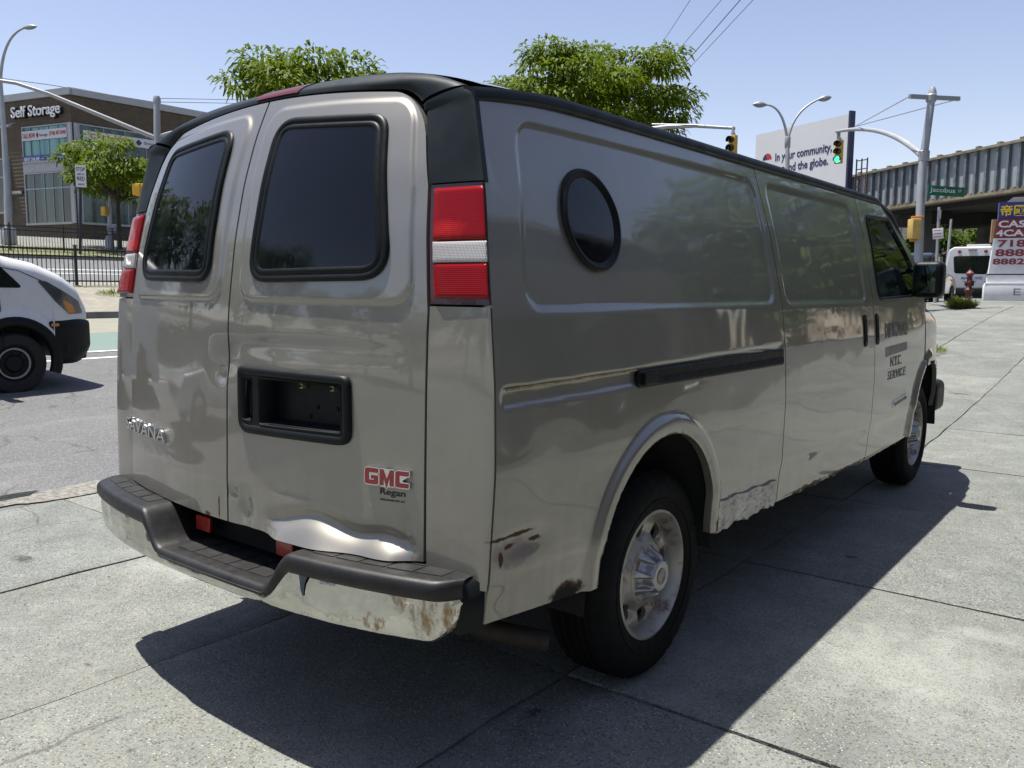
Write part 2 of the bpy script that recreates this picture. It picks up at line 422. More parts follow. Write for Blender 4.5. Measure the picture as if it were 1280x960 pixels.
b = MB(); b.box((0, 5.86, .80), (1.52, .06, .38)); b.build('grille', black_plastic, van, bevel=.02)
b = MB(); b.box((0, 5.80, .585), (1.94, .34, .25)); fb = b.build('front_bumper', black_plastic, van, bevel=.07, seg=4)
def a_pillar_frame():
    ws_top, ws_bot = [(x, 4.20+.05*abs(x), 1.985-.10*abs(x)**3) for x in np.linspace(-.80, .80, 13)], [(x, 5.28-.12*abs(x)**2, 1.365) for x in np.linspace(-.90, .90, 13)]
    A, B = np.array(ws_top), np.array(ws_bot); t = np.linspace(0, 1, 10)[:, None, None]
    return A[None]*(1-t)+B[None]*t
link('windshield', grid_mesh('windshield', a_pillar_frame()), van, glass_dark)
for sgn in (1, -1):
    pts = [(sgn*x, y, z) for x, y, z in [(.835, 4.16, 1.955), (.855, 4.34, 1.905), (.90, 4.72, 1.64), (.945, 5.10, 1.365)]]
    b = MB(); b.tube(pts, [.035, .042, .042, .045], 8); b.build('windshield_pillar', black_plastic if sgn > 0 else paint, van)
b = MB(); b.box((0, 5.05, 1.34), (1.80, .5, .03)); b.build('cowl', black_plastic, van)

# --- side glass, handles, gutter, track
prof = [(.014, .001), (.012, .005), (.004, .006), (-.002, .003), (-.006, -.012)]
V, F = ring(resample(win_front, .05), prof, side_pt0)
wf = link('window_frame', fix_normals(mesh_np('window_frame', V, F)), fdoor, rubber_black)
V, F = disc(resample(win_front, .05), side_pt0, -.010); link('window_glass', fix_normals(mesh_np('window_glass', V, F)), fdoor, glass_dark)
def cap_plate(path, surf, h, name, mat, parent, edge=.006):
    P = resample(path, .03)
    V, F = ring(P, [(0, -.004), (0, h-edge*.5), (-edge, h)], surf); n = len(V)
    V2, F2 = disc(offset2(P, -edge), surf, h, 5)
    V = np.concatenate([V, V2]); F = F+[tuple(i+n for i in f) for f in F2]
    return link(name, fix_normals(mesh_np(name, V, F, True, 50)), parent, mat)
slide = [o for o in van.children if o.name.startswith('sliding_door')][0]
for yc, par in ((3.385, slide), (3.625, fdoor)):
    P = rpoly([(yc-.028, 1.105), (yc+.028, 1.105), (yc+.028, 1.285), (yc-.028, 1.285)], .026, 6)
    hd = cap_plate(P, side_pt0, .007, 'door_handle', black_plastic, par)
    P = rpoly([(yc-.012, 1.13), (yc+.012, 1.13), (yc+.012, 1.26), (yc-.012, 1.26)], .011, 5)
    cap_plate(P, lambda a, b, h: side_pt0(a, b, h+.0015), .008, 'lever', void_black, hd)
P = rpoly([(.815, 1.102), (2.105, 1.092), (2.105, 1.160), (.815, 1.158)], [.028, .004, .004, .028], 6)
trk = cap_plate(P, lambda a, b, h: side_pt0(a, b, h-.004), .012, 'sliding_door_track', rubber_black, van)
P = rpoly([(.93, 1.108), (2.10, 1.100), (2.10, 1.128), (.93, 1.130)], .006, 3)
cap_plate(P, lambda a, b, h: side_pt0(a, b, h+.010), .002, 'slot', void_black, trk)
P = rpoly([(.84, 1.110), (.935, 1.110), (.935, 1.150), (.84, 1.152)], [.02, .004, .004, .02], 5)
cap_plate(P, lambda a, b, h: side_pt0(a, b, h+.011), .008, 'end_cap', black_plastic, trk)
# yellowed sealant line along the top of the pressed strip
V = [tuple(side_pt0(y, 1.1585+.012*(y-.5), .001+.002*e)) for y in np.linspace(.18, .82, 50) for e in (0, 1)]
b = MB(); b.tube([tuple(side_pt0(y, 1.158+.012*(y-.5), -.002)) for y in np.linspace(.175, .82, 60)], .0035, 6)
b.build('sealant_bead', M('old_sealant', (.42, .30, .13), .8, 0, .5, 60), van)
# porthole
tt = np.linspace(0, 2*math.pi, 73)[:-1]; P = np.stack([porthole_c[0]+.146*np.cos(tt), porthole_c[1]+.152*np.sin(tt)], 1)
V, F = ring(P, [(.006, -.004), (.004, .006), (-.004, .009), (-.008, .006), (-.010, .002), (-.018, .002), (-.022, -.006)], side_pt0)
ph = link('porthole_window', fix_normals(mesh_np('porthole_window', V, F)), van, rubber_black)
V, F = disc(offset2(P, -.022), side_pt0, -.003); link('porthole_glass', fix_normals(mesh_np('porthole_glass', V, F)), ph, glass_tint)
# roof, gutter
yr = np.linspace(.26, 4.22, 90)[:, None]; xr = np.linspace(-1, 1, 61)[None, :]
hw = .862+taper(yr)*.8; RX = hw*xr; RZ = 1.985+.098*(1-np.abs(xr)**3.2)-.05*sstep(3.9, 4.3, yr)*(1-np.abs(xr)**2)*.4 + .006*np.sin(RX*38)*(np.abs(xr) < .8)*sstep(.3, .5, yr)
RZ = RZ-.01*np.maximum(0, (.5-yr)/.25)**2
link('roof', grid_mesh('roof', np.stack([RX, yr+0*RX, RZ+0*RX], -1)), van, paint)
for sgn in (1, -1):
    b = MB(); pr = [(.000, 1.958), (.008, 1.958), (.014, 1.966), (.014, 1.984), (.006, 1.996), (-.028, 2.002), (-.03, 1.985)]
    yy = np.concatenate([np.linspace(.215, 4.05, 60), np.linspace(4.1, 4.36, 8)]); V = []
    for y in yy:
        o = .866+taper(y)*.9-.02*max(0, (y-4.0)/.35); dz = -.05*max(0, (y-4.0)/.36)**1.6-.034*max(0, (.62-y)/.40)**1.7
        V += [(sgn*(o+p-(.042 if sgn < 0 else 0)), y, z+dz) for p, z in pr]
    k = len(pr); F = [(i*k+j, i*k+(j+1) % k, (i+1)*k+(j+1) % k, (i+1)*k+j) for i in range(len(yy)-1) for j in range(k)]
    F += [tuple(range(k)), tuple((len(yy)-1)*k+j for j in range(k))]
    b.add(V, F); b.build('shaded_roof_gutter', trim_plastic, van)  # trim black here stands for the shade on the painted roof edge

# --- rear doors
def xe(z): return np.interp(z, [.6, .66, 1.36, 1.70, 1.87, 2.05], [.79, .79, .783, .742, .695, .64])
def rear_d(x, z):
    d = 0*x
    ax = np.abs(x)
    # pressed window panel outline (a raised step along its border)
    s = sdrr(ax+.0*z-(xe(z)-.783)*np.clip(ax/.75, 0, 1), z+.045*(ax/.75)**2*np.clip((z-1.4)/.5, 0, 1), .055, .738, 1.382, 1.985, .07)
    d = d+.009*sstep(.009, -.005, s)
    d = d+.0010*lump(x*1.3+3, z*1.3, 2.2)
    return d
def crumple(x, z):
    w = sstep(.16, .30, x)*sstep(.785, .70, x)
    zb = .660; zc = .694+.040*np.exp(-((x-.40)/.13)**2)+.018*np.exp(-((x-.66)/.07)**2)
    A = .74*(zc-zb)*(1+.10*np.sin(x*27+1))
    t = np.clip((z-zb)/(zc-zb), 0, 1)
    d = np.where(z < zc, -A*(1-t)*(1+.05*np.sin(t*3.14)*np.sin(x*21)), 0)*w+.013*np.exp(-((z-zc-.006)/.022)**2)*w
    d = d+.016*np.exp(-((x-.09)/.035)**2-((z-.715)/.05)**2) + .010*np.exp(-((x-.03)/.02)**2-((z-.76)/.02)**2)
    d = d+.012*np.exp(-((x-.30)/.10)**2-((z-.80)/.02)**2)*.4
    d = d+.014*np.exp(-((x+.035)/.018)**2-((z-1.135)/.020)**2)+.006*np.exp(-((x+.06)/.05)**2-((z-1.17)/.06)**2)
    d = d+.007*np.exp(-((x-.02)/.05)**2-((z-1.19)/.05)**2)
    d = d+.0016*np.exp(-((x+.30)/.25)**2-((z-1.20)/.075)**2)
    d = d+.004*np.exp(-((x-.35)/.3)**2-((z-1.24)/.03)**2)
    d = d-.004*np.exp(-((x+.35)/.3)**2-((z-.80)/.05)**2)
    d = d+.010*np.exp(-((x-.735)/.02)**2-((z-.76)/.05)**2)
    return d
def rear_pt0(x, z, h=0.):
    x = np.asarray(x, float); z = np.asarray(z, float)
    return np.stack([x, rk(z)+.095*(np.abs(x)/.784)**2-h, z], -1)
def rear_pt(x, z, h=0.):
    X = rear_pt0(x, z, h); X[..., 1] += -rear_d(X[..., 0], X[..., 2])+crumple(X[..., 0], X[..., 2]); return X
def zdoor_top(u):
    c = np.clip((u-.84)/.16, 0, 1)
    return 2.022-.050*u**2-.125*(1-np.sqrt(np.maximum(0, 1-c*c)))
rec = rpoly([(.075, .968), (.545, .970), (.538, 1.166), (.070, 1.172)], [.05, .04, .03, .02], 5)
def rear_door(sgn):
    nu, nv = 130, 230
    u = np.sin(np.linspace(0, math.pi/2, nu))[:, None]*.35+np.linspace(0, 1, nu)[:, None]*.65; v = np.linspace(0, 1, nv)[None, :]
    zb = .6595+.004*u**2; Z = zb+(zdoor_top(u)-zb)*v
    X = sgn*(.004+(xe(Z)-.004)*u)
    keep = None
    if sgn > 0:
        Q = offset2(rec, -.025); keep = ~in_poly(Q)((X[:-1, :-1]+X[1:, 1:])/2, (Z[:-1, :-1]+Z[1:, 1:])/2)
    P = rear_pt(X, Z)
    return link('rear_door', grid_mesh('rear_door', P, keep, (0, .03, 0)), van, paint)
rdR = rear_door(1); rdL = rear_door(-1)
rdR['label'] = 'right rear door with licence plate recess and crumpled lower edge'; rdL['label'] = 'left rear door with a small round ding'
wR = rpoly([(.112, 1.440), (.668, 1.448), (.565, 1.915), (.118, 1.945)], [.075, .09, .075, .075], 8)
wR[:, 1] -= .0
wL = wR*np.array([-1, 1])
for P, par in ((wR, rdR), (wL, rdL)):
    Pq = resample(P, .02)
    V, F = ring(Pq, [(.006, .004), (.005, .016), (-.002, .019), (-.012, .018), (-.014, .015), (-.018, .015), (-.020, .018), (-.030, .019), (-.034, .015), (-.040, .012)], rear_pt0)
    wfr = link('window_frame', fix_normals(mesh_np('window_frame', V, F)), par, rubber_black)
    V, F = disc(offset2(Pq, -.034), rear_pt0, .0145, 10); link('window_glass', fix_normals(mesh_np('window_glass', V, F)), wfr, glass_tint)
# licence plate recess
Pq = resample(rec, .015)
V, F = ring(Pq, [(.004, -.004), (.003, .010), (-.006, .016), (-.016, .014), (-.024, .010), (-.028, -.01)], rear_pt0)
rc_ = link('licence_plate_recess', fix_normals(mesh_np('licence_plate_recess', V, F)), rdR, black_plastic)
def pocket(path, depth, name, mat, top=.012):
    P2 = resample(path, .02)
    V, F = ring(P2, [(.0, top), (-.004, top-.004), (-.012, -depth)], rear_pt0); n = len(V)
    V2, F2 = disc(offset2(P2, -.012), rear_pt0, -depth, 4)
    return link(name, fix_normals(mesh_np(name, np.concatenate([V, V2]), F+[tuple(i+n for i in f) for f in F2], True, 40)), rc_, mat)
pl = rpoly([(.178, .998), (.522, 1.002), (.515, 1.142), (.172, 1.146)], .012, 3)
hp = rpoly([(.094, 1.005), (.142, 1.006), (.138, 1.140), (.092, 1.140)], .012, 3)
pocket(pl, .055, 'plate_pocket', black_plastic); pocket(hp, .05, 'handle_pocket', void_black)
# web of plastic between the pockets
Pin = offset2(Pq, -.022)
gx = np.linspace(.07, .55, 97)[:, None]; gz = np.linspace(.965, 1.175, 43)[None, :]
GX = gx+0*gz; GZ = gz+0*gx; cx, cz = (GX[:-1, :-1]+GX[1:, 1:])/2, (GZ[:-1, :-1]+GZ[1:, 1:])/2
kp = in_poly(Pin)(cx, cz) & ~in_poly(offset2(resample(pl, .02), -.004))(cx, cz) & ~in_poly(offset2(resample(hp, .02), -.004))(cx, cz)
link('recess_face', fix_normals(grid_mesh('recess_face', rear_pt0(GX, GZ, .0095), kp)), rc_, black_plastic)
for x in (.305, .432):
    b = MB(); p = rear_pt0(x, 1.122, -.048); b.box(p, (.016, .02, .016)); b.build('plate_clip', M('brass_clip', (.5, .42, .25), .4, .6), rc_, bevel=.002)
    b = MB(); b.lathe([(.0, -.013), (.005, -.013), (.005, .0)], (p[0], p[1], p[2]), 'Y', 8); b.build('plate_screw_hole', void_black, rc_)
for x, z in ((.33, 1.03), (.44, 1.06), (.49, 1.02), (.36, 1.06)):
    b = MB(); p = rear_pt0(x, z, -.054); b.lathe([(0, -.004), (.006, -.004), (.008, .002)], tuple(p), 'Y', 8); b.build('screw_boss', void_black, rc_)
# badges
def onrear(x0, z0, dx=1., lift=.002, slope=0.):
    def f(x, y, d): return rear_pt(x0+dx*x, z0+y+slope*x, d+lift)
    return f
text_fit('model_lettering', 'SAVANA', onrear(-.835, .866, 1), .425, .046, chrome, rdL, .009, bold=.01, space=1.02)
def stroke_letter(ch, w, h, q):
    if ch == 'C': return rpoly([(0, 0), (w, 0), (w, q), (q, q), (q, h-q), (w, h-q), (w, h), (0, h)], [.008, .001, .001, .003, .003, .001, .001, .008], 3)
    if ch == 'G': return rpoly([(0, 0), (w, 0), (w, .56*h), (.48*w, .56*h), (.48*w, .56*h-q*.8), (w-q, .56*h-q*.8), (w-q, q), (q, q), (q, h-q), (w, h-q), (w, h), (0, h)], [.008, .006, .001, .001, .001, .001, .002, .003, .003, .001, .001, .008], 3)
    return rpoly([(0, 0), (q, 0), (q, .60*h), (w/2, -.16*h), (w-q, .60*h), (w-q, 0), (w, 0), (w, h), (w-q*.9, h), (w/2, .40*h), (q*.9, h), (0, h)], .001, 2)
badge_red = M('badge_red', (.28, .010, .02), .25, 0, .1, 40, coat=.5)
def surf_prism(P, x0, z0, h0, h1, name, mat, par):
    n = len(P); lo = rear_pt(x0+P[:, 0], z0+P[:, 1], h0); hi = rear_pt(x0+P[:, 0], z0+P[:, 1], h1)
    F = [tuple(range(n, 2*n))]+[(i, (i+1) % n, n+(i+1) % n, n+i) for i in range(n)]
    return link(name, fix_normals(mesh_np(name, np.concatenate([lo, hi]), F, False)), par, mat)
for ch, x0, w in (('G', .604, .044), ('M', .654, .046), ('C', .706, .042)):
    P = stroke_letter(ch, w, .046, .0125)
    lt = surf_prism(offset2(P, .0032), x0, .868, .0, .010, 'badge_letter', chrome, rdR)
    surf_prism(P, x0, .868, .0101, .0115, 'badge_inlay', badge_red, lt)
sticker = M('black_sticker', (.012, .012, .012), .5)
text_fit('dealer_sticker', 'Regan', onrear(.648, .834, 1, .0008), .082, .024, sticker, rdR, .001, bold=.01)
text_fit('dealer_sticker', 'LONG ISLAND CITY, N.Y.', onrear(.648, .822, 1, .0008), .082, .006, sticker, rdR, .001)

# --- corner pillars, tail lamps, black roof trim
LEFT_IN = .042
def corner(z, t, sgn=1, bulge=1., h=0.):
    """t 0 at door edge .. 1 at the side seam"""
    z = np.asarray(z, float); t = np.asarray(t, float)
    xa = xe(z)+.007; ya = rk(z)+.095*(xa/.784)**2+.002
    yb = ysm(z)-.004; xb = Wz(z)+taper(yb)
    xb = xb-(LEFT_IN if sgn < 0 else 0.); xc = xb-.012*bulge; yc = ya+.35*(yb-ya)*0+.022
    yc = np.minimum(yc, yb-.01)
    x = (1-t)**2*xa+2*t*(1-t)*xc+t*t*xb; y = (1-t)**2*ya+2*t*(1-t)*yc+t*t*yb
    nx, ny = .35+.5*t, -(1-.6*t); n = np.hypot(nx, ny)
    return np.stack([sgn*(x+h*nx/n), y+h*ny/n, z+0*x], -1)
lens_red = NT('red_lens'); lens_red.set(Roughness=.12, Coat_Weight=.12); lens_red.p.inputs['Specular IOR Level'].default_value = .2
lens_red.p.inputs['Base Color'].default_value = (.42, .008, .012, 1); lens_red.p.inputs['Subsurface Weight'].default_value = 0.0
_w = lens_red.n('ShaderNodeTexWave'); _w.inputs['Scale'].default_value = 60; _w.bands_direction = 'Z'; lens_red.l(lens_red.co(), _w.inputs['Vector']); lens_red.bump(_w.outputs['Fac'], .15, .002)
_g = lens_red.blob((.83, .13, 1.58), (.07, .2, .03), .3, 30, .9); _g2 = lens_red.blob((-.83, .13, 1.58), (.07, .2, .03), .3, 30, .9)
lens_red.l(lens_red.mix(lens_red.math('MAXIMUM', _g, _g2), (.21, .002, .004), (.42, .014, .010)), lens_red.p.inputs['Base Color'])
lens_red = lens_red.m
lens_clear = NT('clear_lens'); lens_clear.set(Roughness=.12, Coat_Weight=.8)
_w = lens_clear.n('ShaderNodeTexWave'); _w.inputs['Scale'].default_value = 75; _w.bands_direction = 'X'; lens_clear.l(lens_clear.co(), _w.inputs['Vector'])
_w2 = lens_clear.n('ShaderNodeTexWave'); _w2.inputs['Scale'].default_value = 75; _w2.bands_direction = 'Z'; lens_clear.l(lens_clear.co(), _w2.inputs['Vector'])
lens_clear.l(lens_clear.mix(lens_clear.math('MULTIPLY', _w.outputs['Fac'], _w2.outputs['Fac']), (.28, .26, .25), (.85, .82, .78)), lens_clear.p.inputs['Base Color']); lens_clear.bump(_w.outputs['Fac'], .4, .003)
lens_clear = lens_clear.m
def corner_block(name, z0, z1, t0, t1, mat, parent, sgn, h=0., nz=24, ntt=20, depth=.03, round_=.0):
    z = np.linspace(z0, z1, nz)[None, :]; t = np.linspace(t0, t1, ntt)[:, None]
    hh = np.full((ntt, nz), float(h))
    if round_:
        ed = np.minimum(np.minimum((t-t0)*.19, (t1-t)*.19), np.minimum(z-z0, z1-z)); hh = h-round_*(1-np.sqrt(np.clip(1-(1-np.clip(ed/.012, 0, 1))**2, 0, 1)))
    X = corner(z+0*t, t+0*z, sgn, 1., hh)
    return link(name, grid_mesh(name, X, None, (-.02*sgn, depth, 0)), parent, mat)
for sgn in (1, -1):
    corner_block('corner_panel', .618, 1.372, .0, 1.0, paint, van, sgn, nz=80)
    tl = corner_block('tail_lamp', 1.378, 1.702, .01, .985, M('lamp_housing', (.05, .008, .01), .3, 0, .1, 9, coat=.6), van, sgn, .000)
    corner_block('red_lens', 1.394, 1.488, .05, .93, lens_red, tl, sgn, .012, round_=.008)
    corner_block('clear_lens', 1.490, 1.546, .05, .93, lens_clear, tl, sgn, .012, round_=.004)
    corner_block('red_lens', 1.548, 1.692, .05, .93, lens_red, tl, sgn, .012, round_=.008)
# black trim: right pillar, arch, left pillar as one swept cap cut in three
def trim_path(s):
    """s in [-1,1] along the outline; returns inner, outer, mid points"""
    a = abs(s); sg = 1 if s >= 0 else -1
    if a > .62:                                     # pillar, going up
        q = (a-.62)/.38; z = 1.955-(1.955-1.706)*q
        zi = 1.925-(1.925-1.706)*q
        I = corner(zi, 0.)+np.array([0, .004, 0]); O = corner(z, 1.)
        Mx = corner((z+zi)/2, .5); out = np.array([.55, -.83, 0.])
    else:
        q = a/.62
        u = q*.985; x = u*float(xe(1.98 if q < .7 else 1.93)); zi = float(zdoor_top(min(1, u)))+.007
        I = np.array([x+.004, float(rk(zi)+.095*(x/.784)**2)+.003, zi])
        xo = .842*q; O = np.array([xo, .335-.11*q**3, 2.083-.128*q**3.4])
        Mx = (I+O)/2; out = np.array([.12*q, -.75, .72])
    if sg < 0 and a <= .62: O = O-np.array([.042*(a/.62)**2, 0, 0])
    return I*np.array([sg, 1, 1]), O*np.array([sg, 1, 1]), Mx*np.array([sg, 1, 1]), out*np.array([sg, 1, 1])
def trim_piece(name, s0, s1, n, mat, parent, amp=.036, t0=0., t1=1., extra=0.):
    ss = np.linspace(s0, s1, n); A = []
    for s in ss:
        I, O, Mx, out = trim_path(s); out = out/np.linalg.norm(out)
        kk = sstep(.56, .66, abs(s))
        row = []
        for t in np.linspace(t0, t1, 14):
            z_ = I[2]*(1-t)+O[2]*t
            pil = corner(z_, t, 1 if s >= 0 else -1, 1., .004)
            arc = I*(1-t)+O*t+out*(amp*(4*t*(1-t))**.6*.62+extra)
            row.append(pil*kk+arc*(1-kk))
        A.append(row)
    return link(name, fix_normals(grid_mesh(name, np.array(A), None, (0, .02, -.004))), parent, mat)
trim_piece('corner_trim', .606, 1.0, 40, trim_plastic, van); trim_piece('corner_trim', -1.0, -.606, 40, trim_plastic, van)
arch_t = trim_piece('roof_trim', -.60, .60, 80, trim_plastic, van)
trim_piece('stop_lamp', -.072, .125, 16, M('stop_lamp_red', (.11, .010, .008), .3, 0, .2, 30, coat=.15, spec=.25), van, .037, .04, .60, .0025)

# dark inside and jambs so no light leaks through the gaps
b = MB()
b.box((0, 2.65, 1.16), (1.60, 4.6, 1.36)); b.box((0, 2.9, .56), (1.5, 4.6, .22)); b.build('inner_shell', void_black, van)
for y0, y1 in ((.165, .60), (1.46, 4.6)):
    [MB().box((sx*.88, (y0+y1)/2, .80), (.12, y1-y0, .55)).build('inner_sill', void_black, van) for sx in (1, -1)]
for sgn in (1, -1):
    # jamb strip filling the door-to-corner gap
    z = np.linspace(.62, 1.98, 50)[None, :]; t = np.linspace(-.06, .2, 6)[:, None]
    J = corner(z+0*t, np.clip(t, 0, 1)+0*z, sgn); J[..., 0] += sgn*t*.12; J[..., 1] += .02
    link('door_jamb', grid_mesh('door_jamb', J), van, void_black)
zz = np.linspace(.66, 2.01, 40); J = np.stack([np.stack([0*zz+dx, rk(zz)+.022, zz], -1) for dx in (-.03, .03)], 0)
link('door_jamb', grid_mesh('door_jamb', J), van, void_black)
for sm in (seam1, seam2):
    zz = np.linspace(.44, 1.955, 40); J = np.stack([np.stack([Wz(zz)+taper(sm(zz))-.022, sm(zz)+dy, zz], -1) for dy in (-.03, .03)], 0)
    link('door_jamb', grid_mesh('door_jamb', J), van, void_black)
zz = np.linspace(.53, 1.955, 40); yy_ = ysm(zz); J = np.stack([np.stack([Wz(zz)+taper(yy_)-.030, yy_+dy, zz], -1) for dy in (-.004, .04)], 0)
link('door_jamb', grid_mesh('door_jamb', J), van, void_black)
# wheel wells
for a in ARCH:
    for sgn in (1, -1):
        V = []; n = 24
        for x in (1.0, .62):
            for k in range(n+1):
                ang = math.pi*k/n; V.append((sgn*x, a[0]+(a[2]+.035)*math.cos(ang), a[1]+(a[2]+.035)*math.sin(ang)))
            V.append((sgn*x, a[0]-(a[2]+.05), .40)); V.append((sgn*x, a[0]+(a[2]+.05), .40))
        m = n+3; order = [m-1]+list(range(n+1))+[m-2]
        F = [(order[i], order[i+1], m+order[i+1], m+order[i]) for i in range(len(order)-1)]+[tuple(m+i for i in order)]
        me = mesh_np('wheel_well', V, F); link('wheel_well', me, van, void_black)
# foil tape patch on the rocker
ny, nz_ = 110, 26
y = np.linspace(1.452, 2.128, ny)[:, None]; v = np.linspace(0, 1, nz_)[None, :]
top = .592-.028*(y-1.45)/.65+.004*np.sin(y*31); bot = .462+.008*np.sin(y*23)+.006*np.sin(y*61)-.02*(y-1.45)
Z = bot+(top-bot)*v; Y = y+.008*np.sin(Z*80)
nzv = rng.normal(0, 1, (ny, nz_)); nzv = (nzv+np.roll(nzv, 1, 0)+np.roll(nzv, 1, 1)+np.roll(nzv, -1, 0))/4
H = .010+.010*lump(Y*6, Z*9, 7)*.22+.0028*nzv
X = side_pt0(Y, Z, H); X[:, 0, 0] -= .02
foil = M('foil_tape', (.55, .54, .52), .34, .6, .25, 12, bump=.35, bs=60, bd=.004)
link('foil_tape_patch', grid_mesh('foil_tape_patch', X, None, (-.012, 0, 0)), van, foil)
# flaking lower sill edge towards the front
b = MB()
for k in range(70):
    y = random.uniform(2.2, 4.4); z = float(zbot(y)); w = random.uniform(.03, .12); h = random.uniform(.003, .013)
    x = float(side_pt0(y, z)[0]); b.add([(x+.002, y, z+.012), (x+.002, y+w, z+.012), (x-.004, y+w*.7, z-h*.6), (x-.004, y+w*.2, z-h)], [(0, 1, 2, 3)])
b.build('flaking_sill_edge', M('flaking_paint', (.20, .17, .13), .8, 0, .5, 40), van, False, kind='stuff')
# front door lettering and badge
blue_decal = M('navy_lettering', (.085, .09, .105), .35)
def onside(y0, z0, lift=.0015): return lambda x, y, d: side_pt0(y0+x, z0+y, d+lift)
P = rpoly([(3.80, 1.115), (4.32, 1.125), (4.32, 1.225), (3.80, 1.230)], .004, 2)
text_fit('door_lettering', 'DIA MOTORS', onside(3.80, 1.135), .52, .09, blue_decal, fdoor, .001, bold=.012)
cap_plate(rpoly([(3.80, 1.020), (4.32, 1.040), (4.32, 1.090), (3.80, 1.080)], .004, 2), side_pt0, .0015, 'door_lettering', blue_decal, fdoor, .001)
text_fit('door_lettering', 'N.Y.C.', onside(3.92, .955), .27, .062, blue_decal, fdoor, .001, bold=.012)
text_fit('door_lettering', 'SERVICE', onside(3.87, .875), .44, .055, blue_decal, fdoor, .001, bold=.012)
P = resample(rpoly([(4.06, .690), (4.38, .712), (4.38, .742), (4.06, .720)], .008, 2), .03)
V, F = ring(P, [(.005, 0), (.004, .006), (-.002, .007), (-.006, .001)], side_pt0); link('side_badge', fix_normals(mesh_np('side_badge', V, F)), fdoor, chrome)
V, F = disc(P, side_pt0, .003, 3); link('side_badge_face', fix_normals(mesh_np('side_badge_face', V, F)), fdoor, M('badge_face', (.10, .09, .08), .4))
# mirror
b = MB(); b.box((1.100, 4.52, 1.492), (.185, .14, .235)); mir = b.build('door_mirror', black_plastic, van, bevel=.045, seg=5)
b = MB(); b.tube([(.93, 4.62, 1.42), (1.02, 4.56, 1.41), (1.10, 4.53, 1.42)], .022, 8); b.tube([(.94, 4.60, 1.55), (1.02, 4.56, 1.56), (1.10, 4.53, 1.55)], .018, 8); b.build('mirror_arm', black_plastic, mir)
b = MB(); b.box((1.090, 4.447, 1.495), (.130, .006, .180)); b.build('mirror_glass', M('mirror_dark_green', (.055, .075, .07), .03, 1.0, .03), mir, bevel=.002)  # dark green reflection put into the mirror colour
b = MB(); b.box((-1.115, 4.52, 1.492), (.235, .13, .305)); b.tube([(-.93, 4.62, 1.42), (-1.10, 4.53, 1.42)], .022, 8); b.build('door_mirror', black_plastic, van, bevel=.03, seg=3)

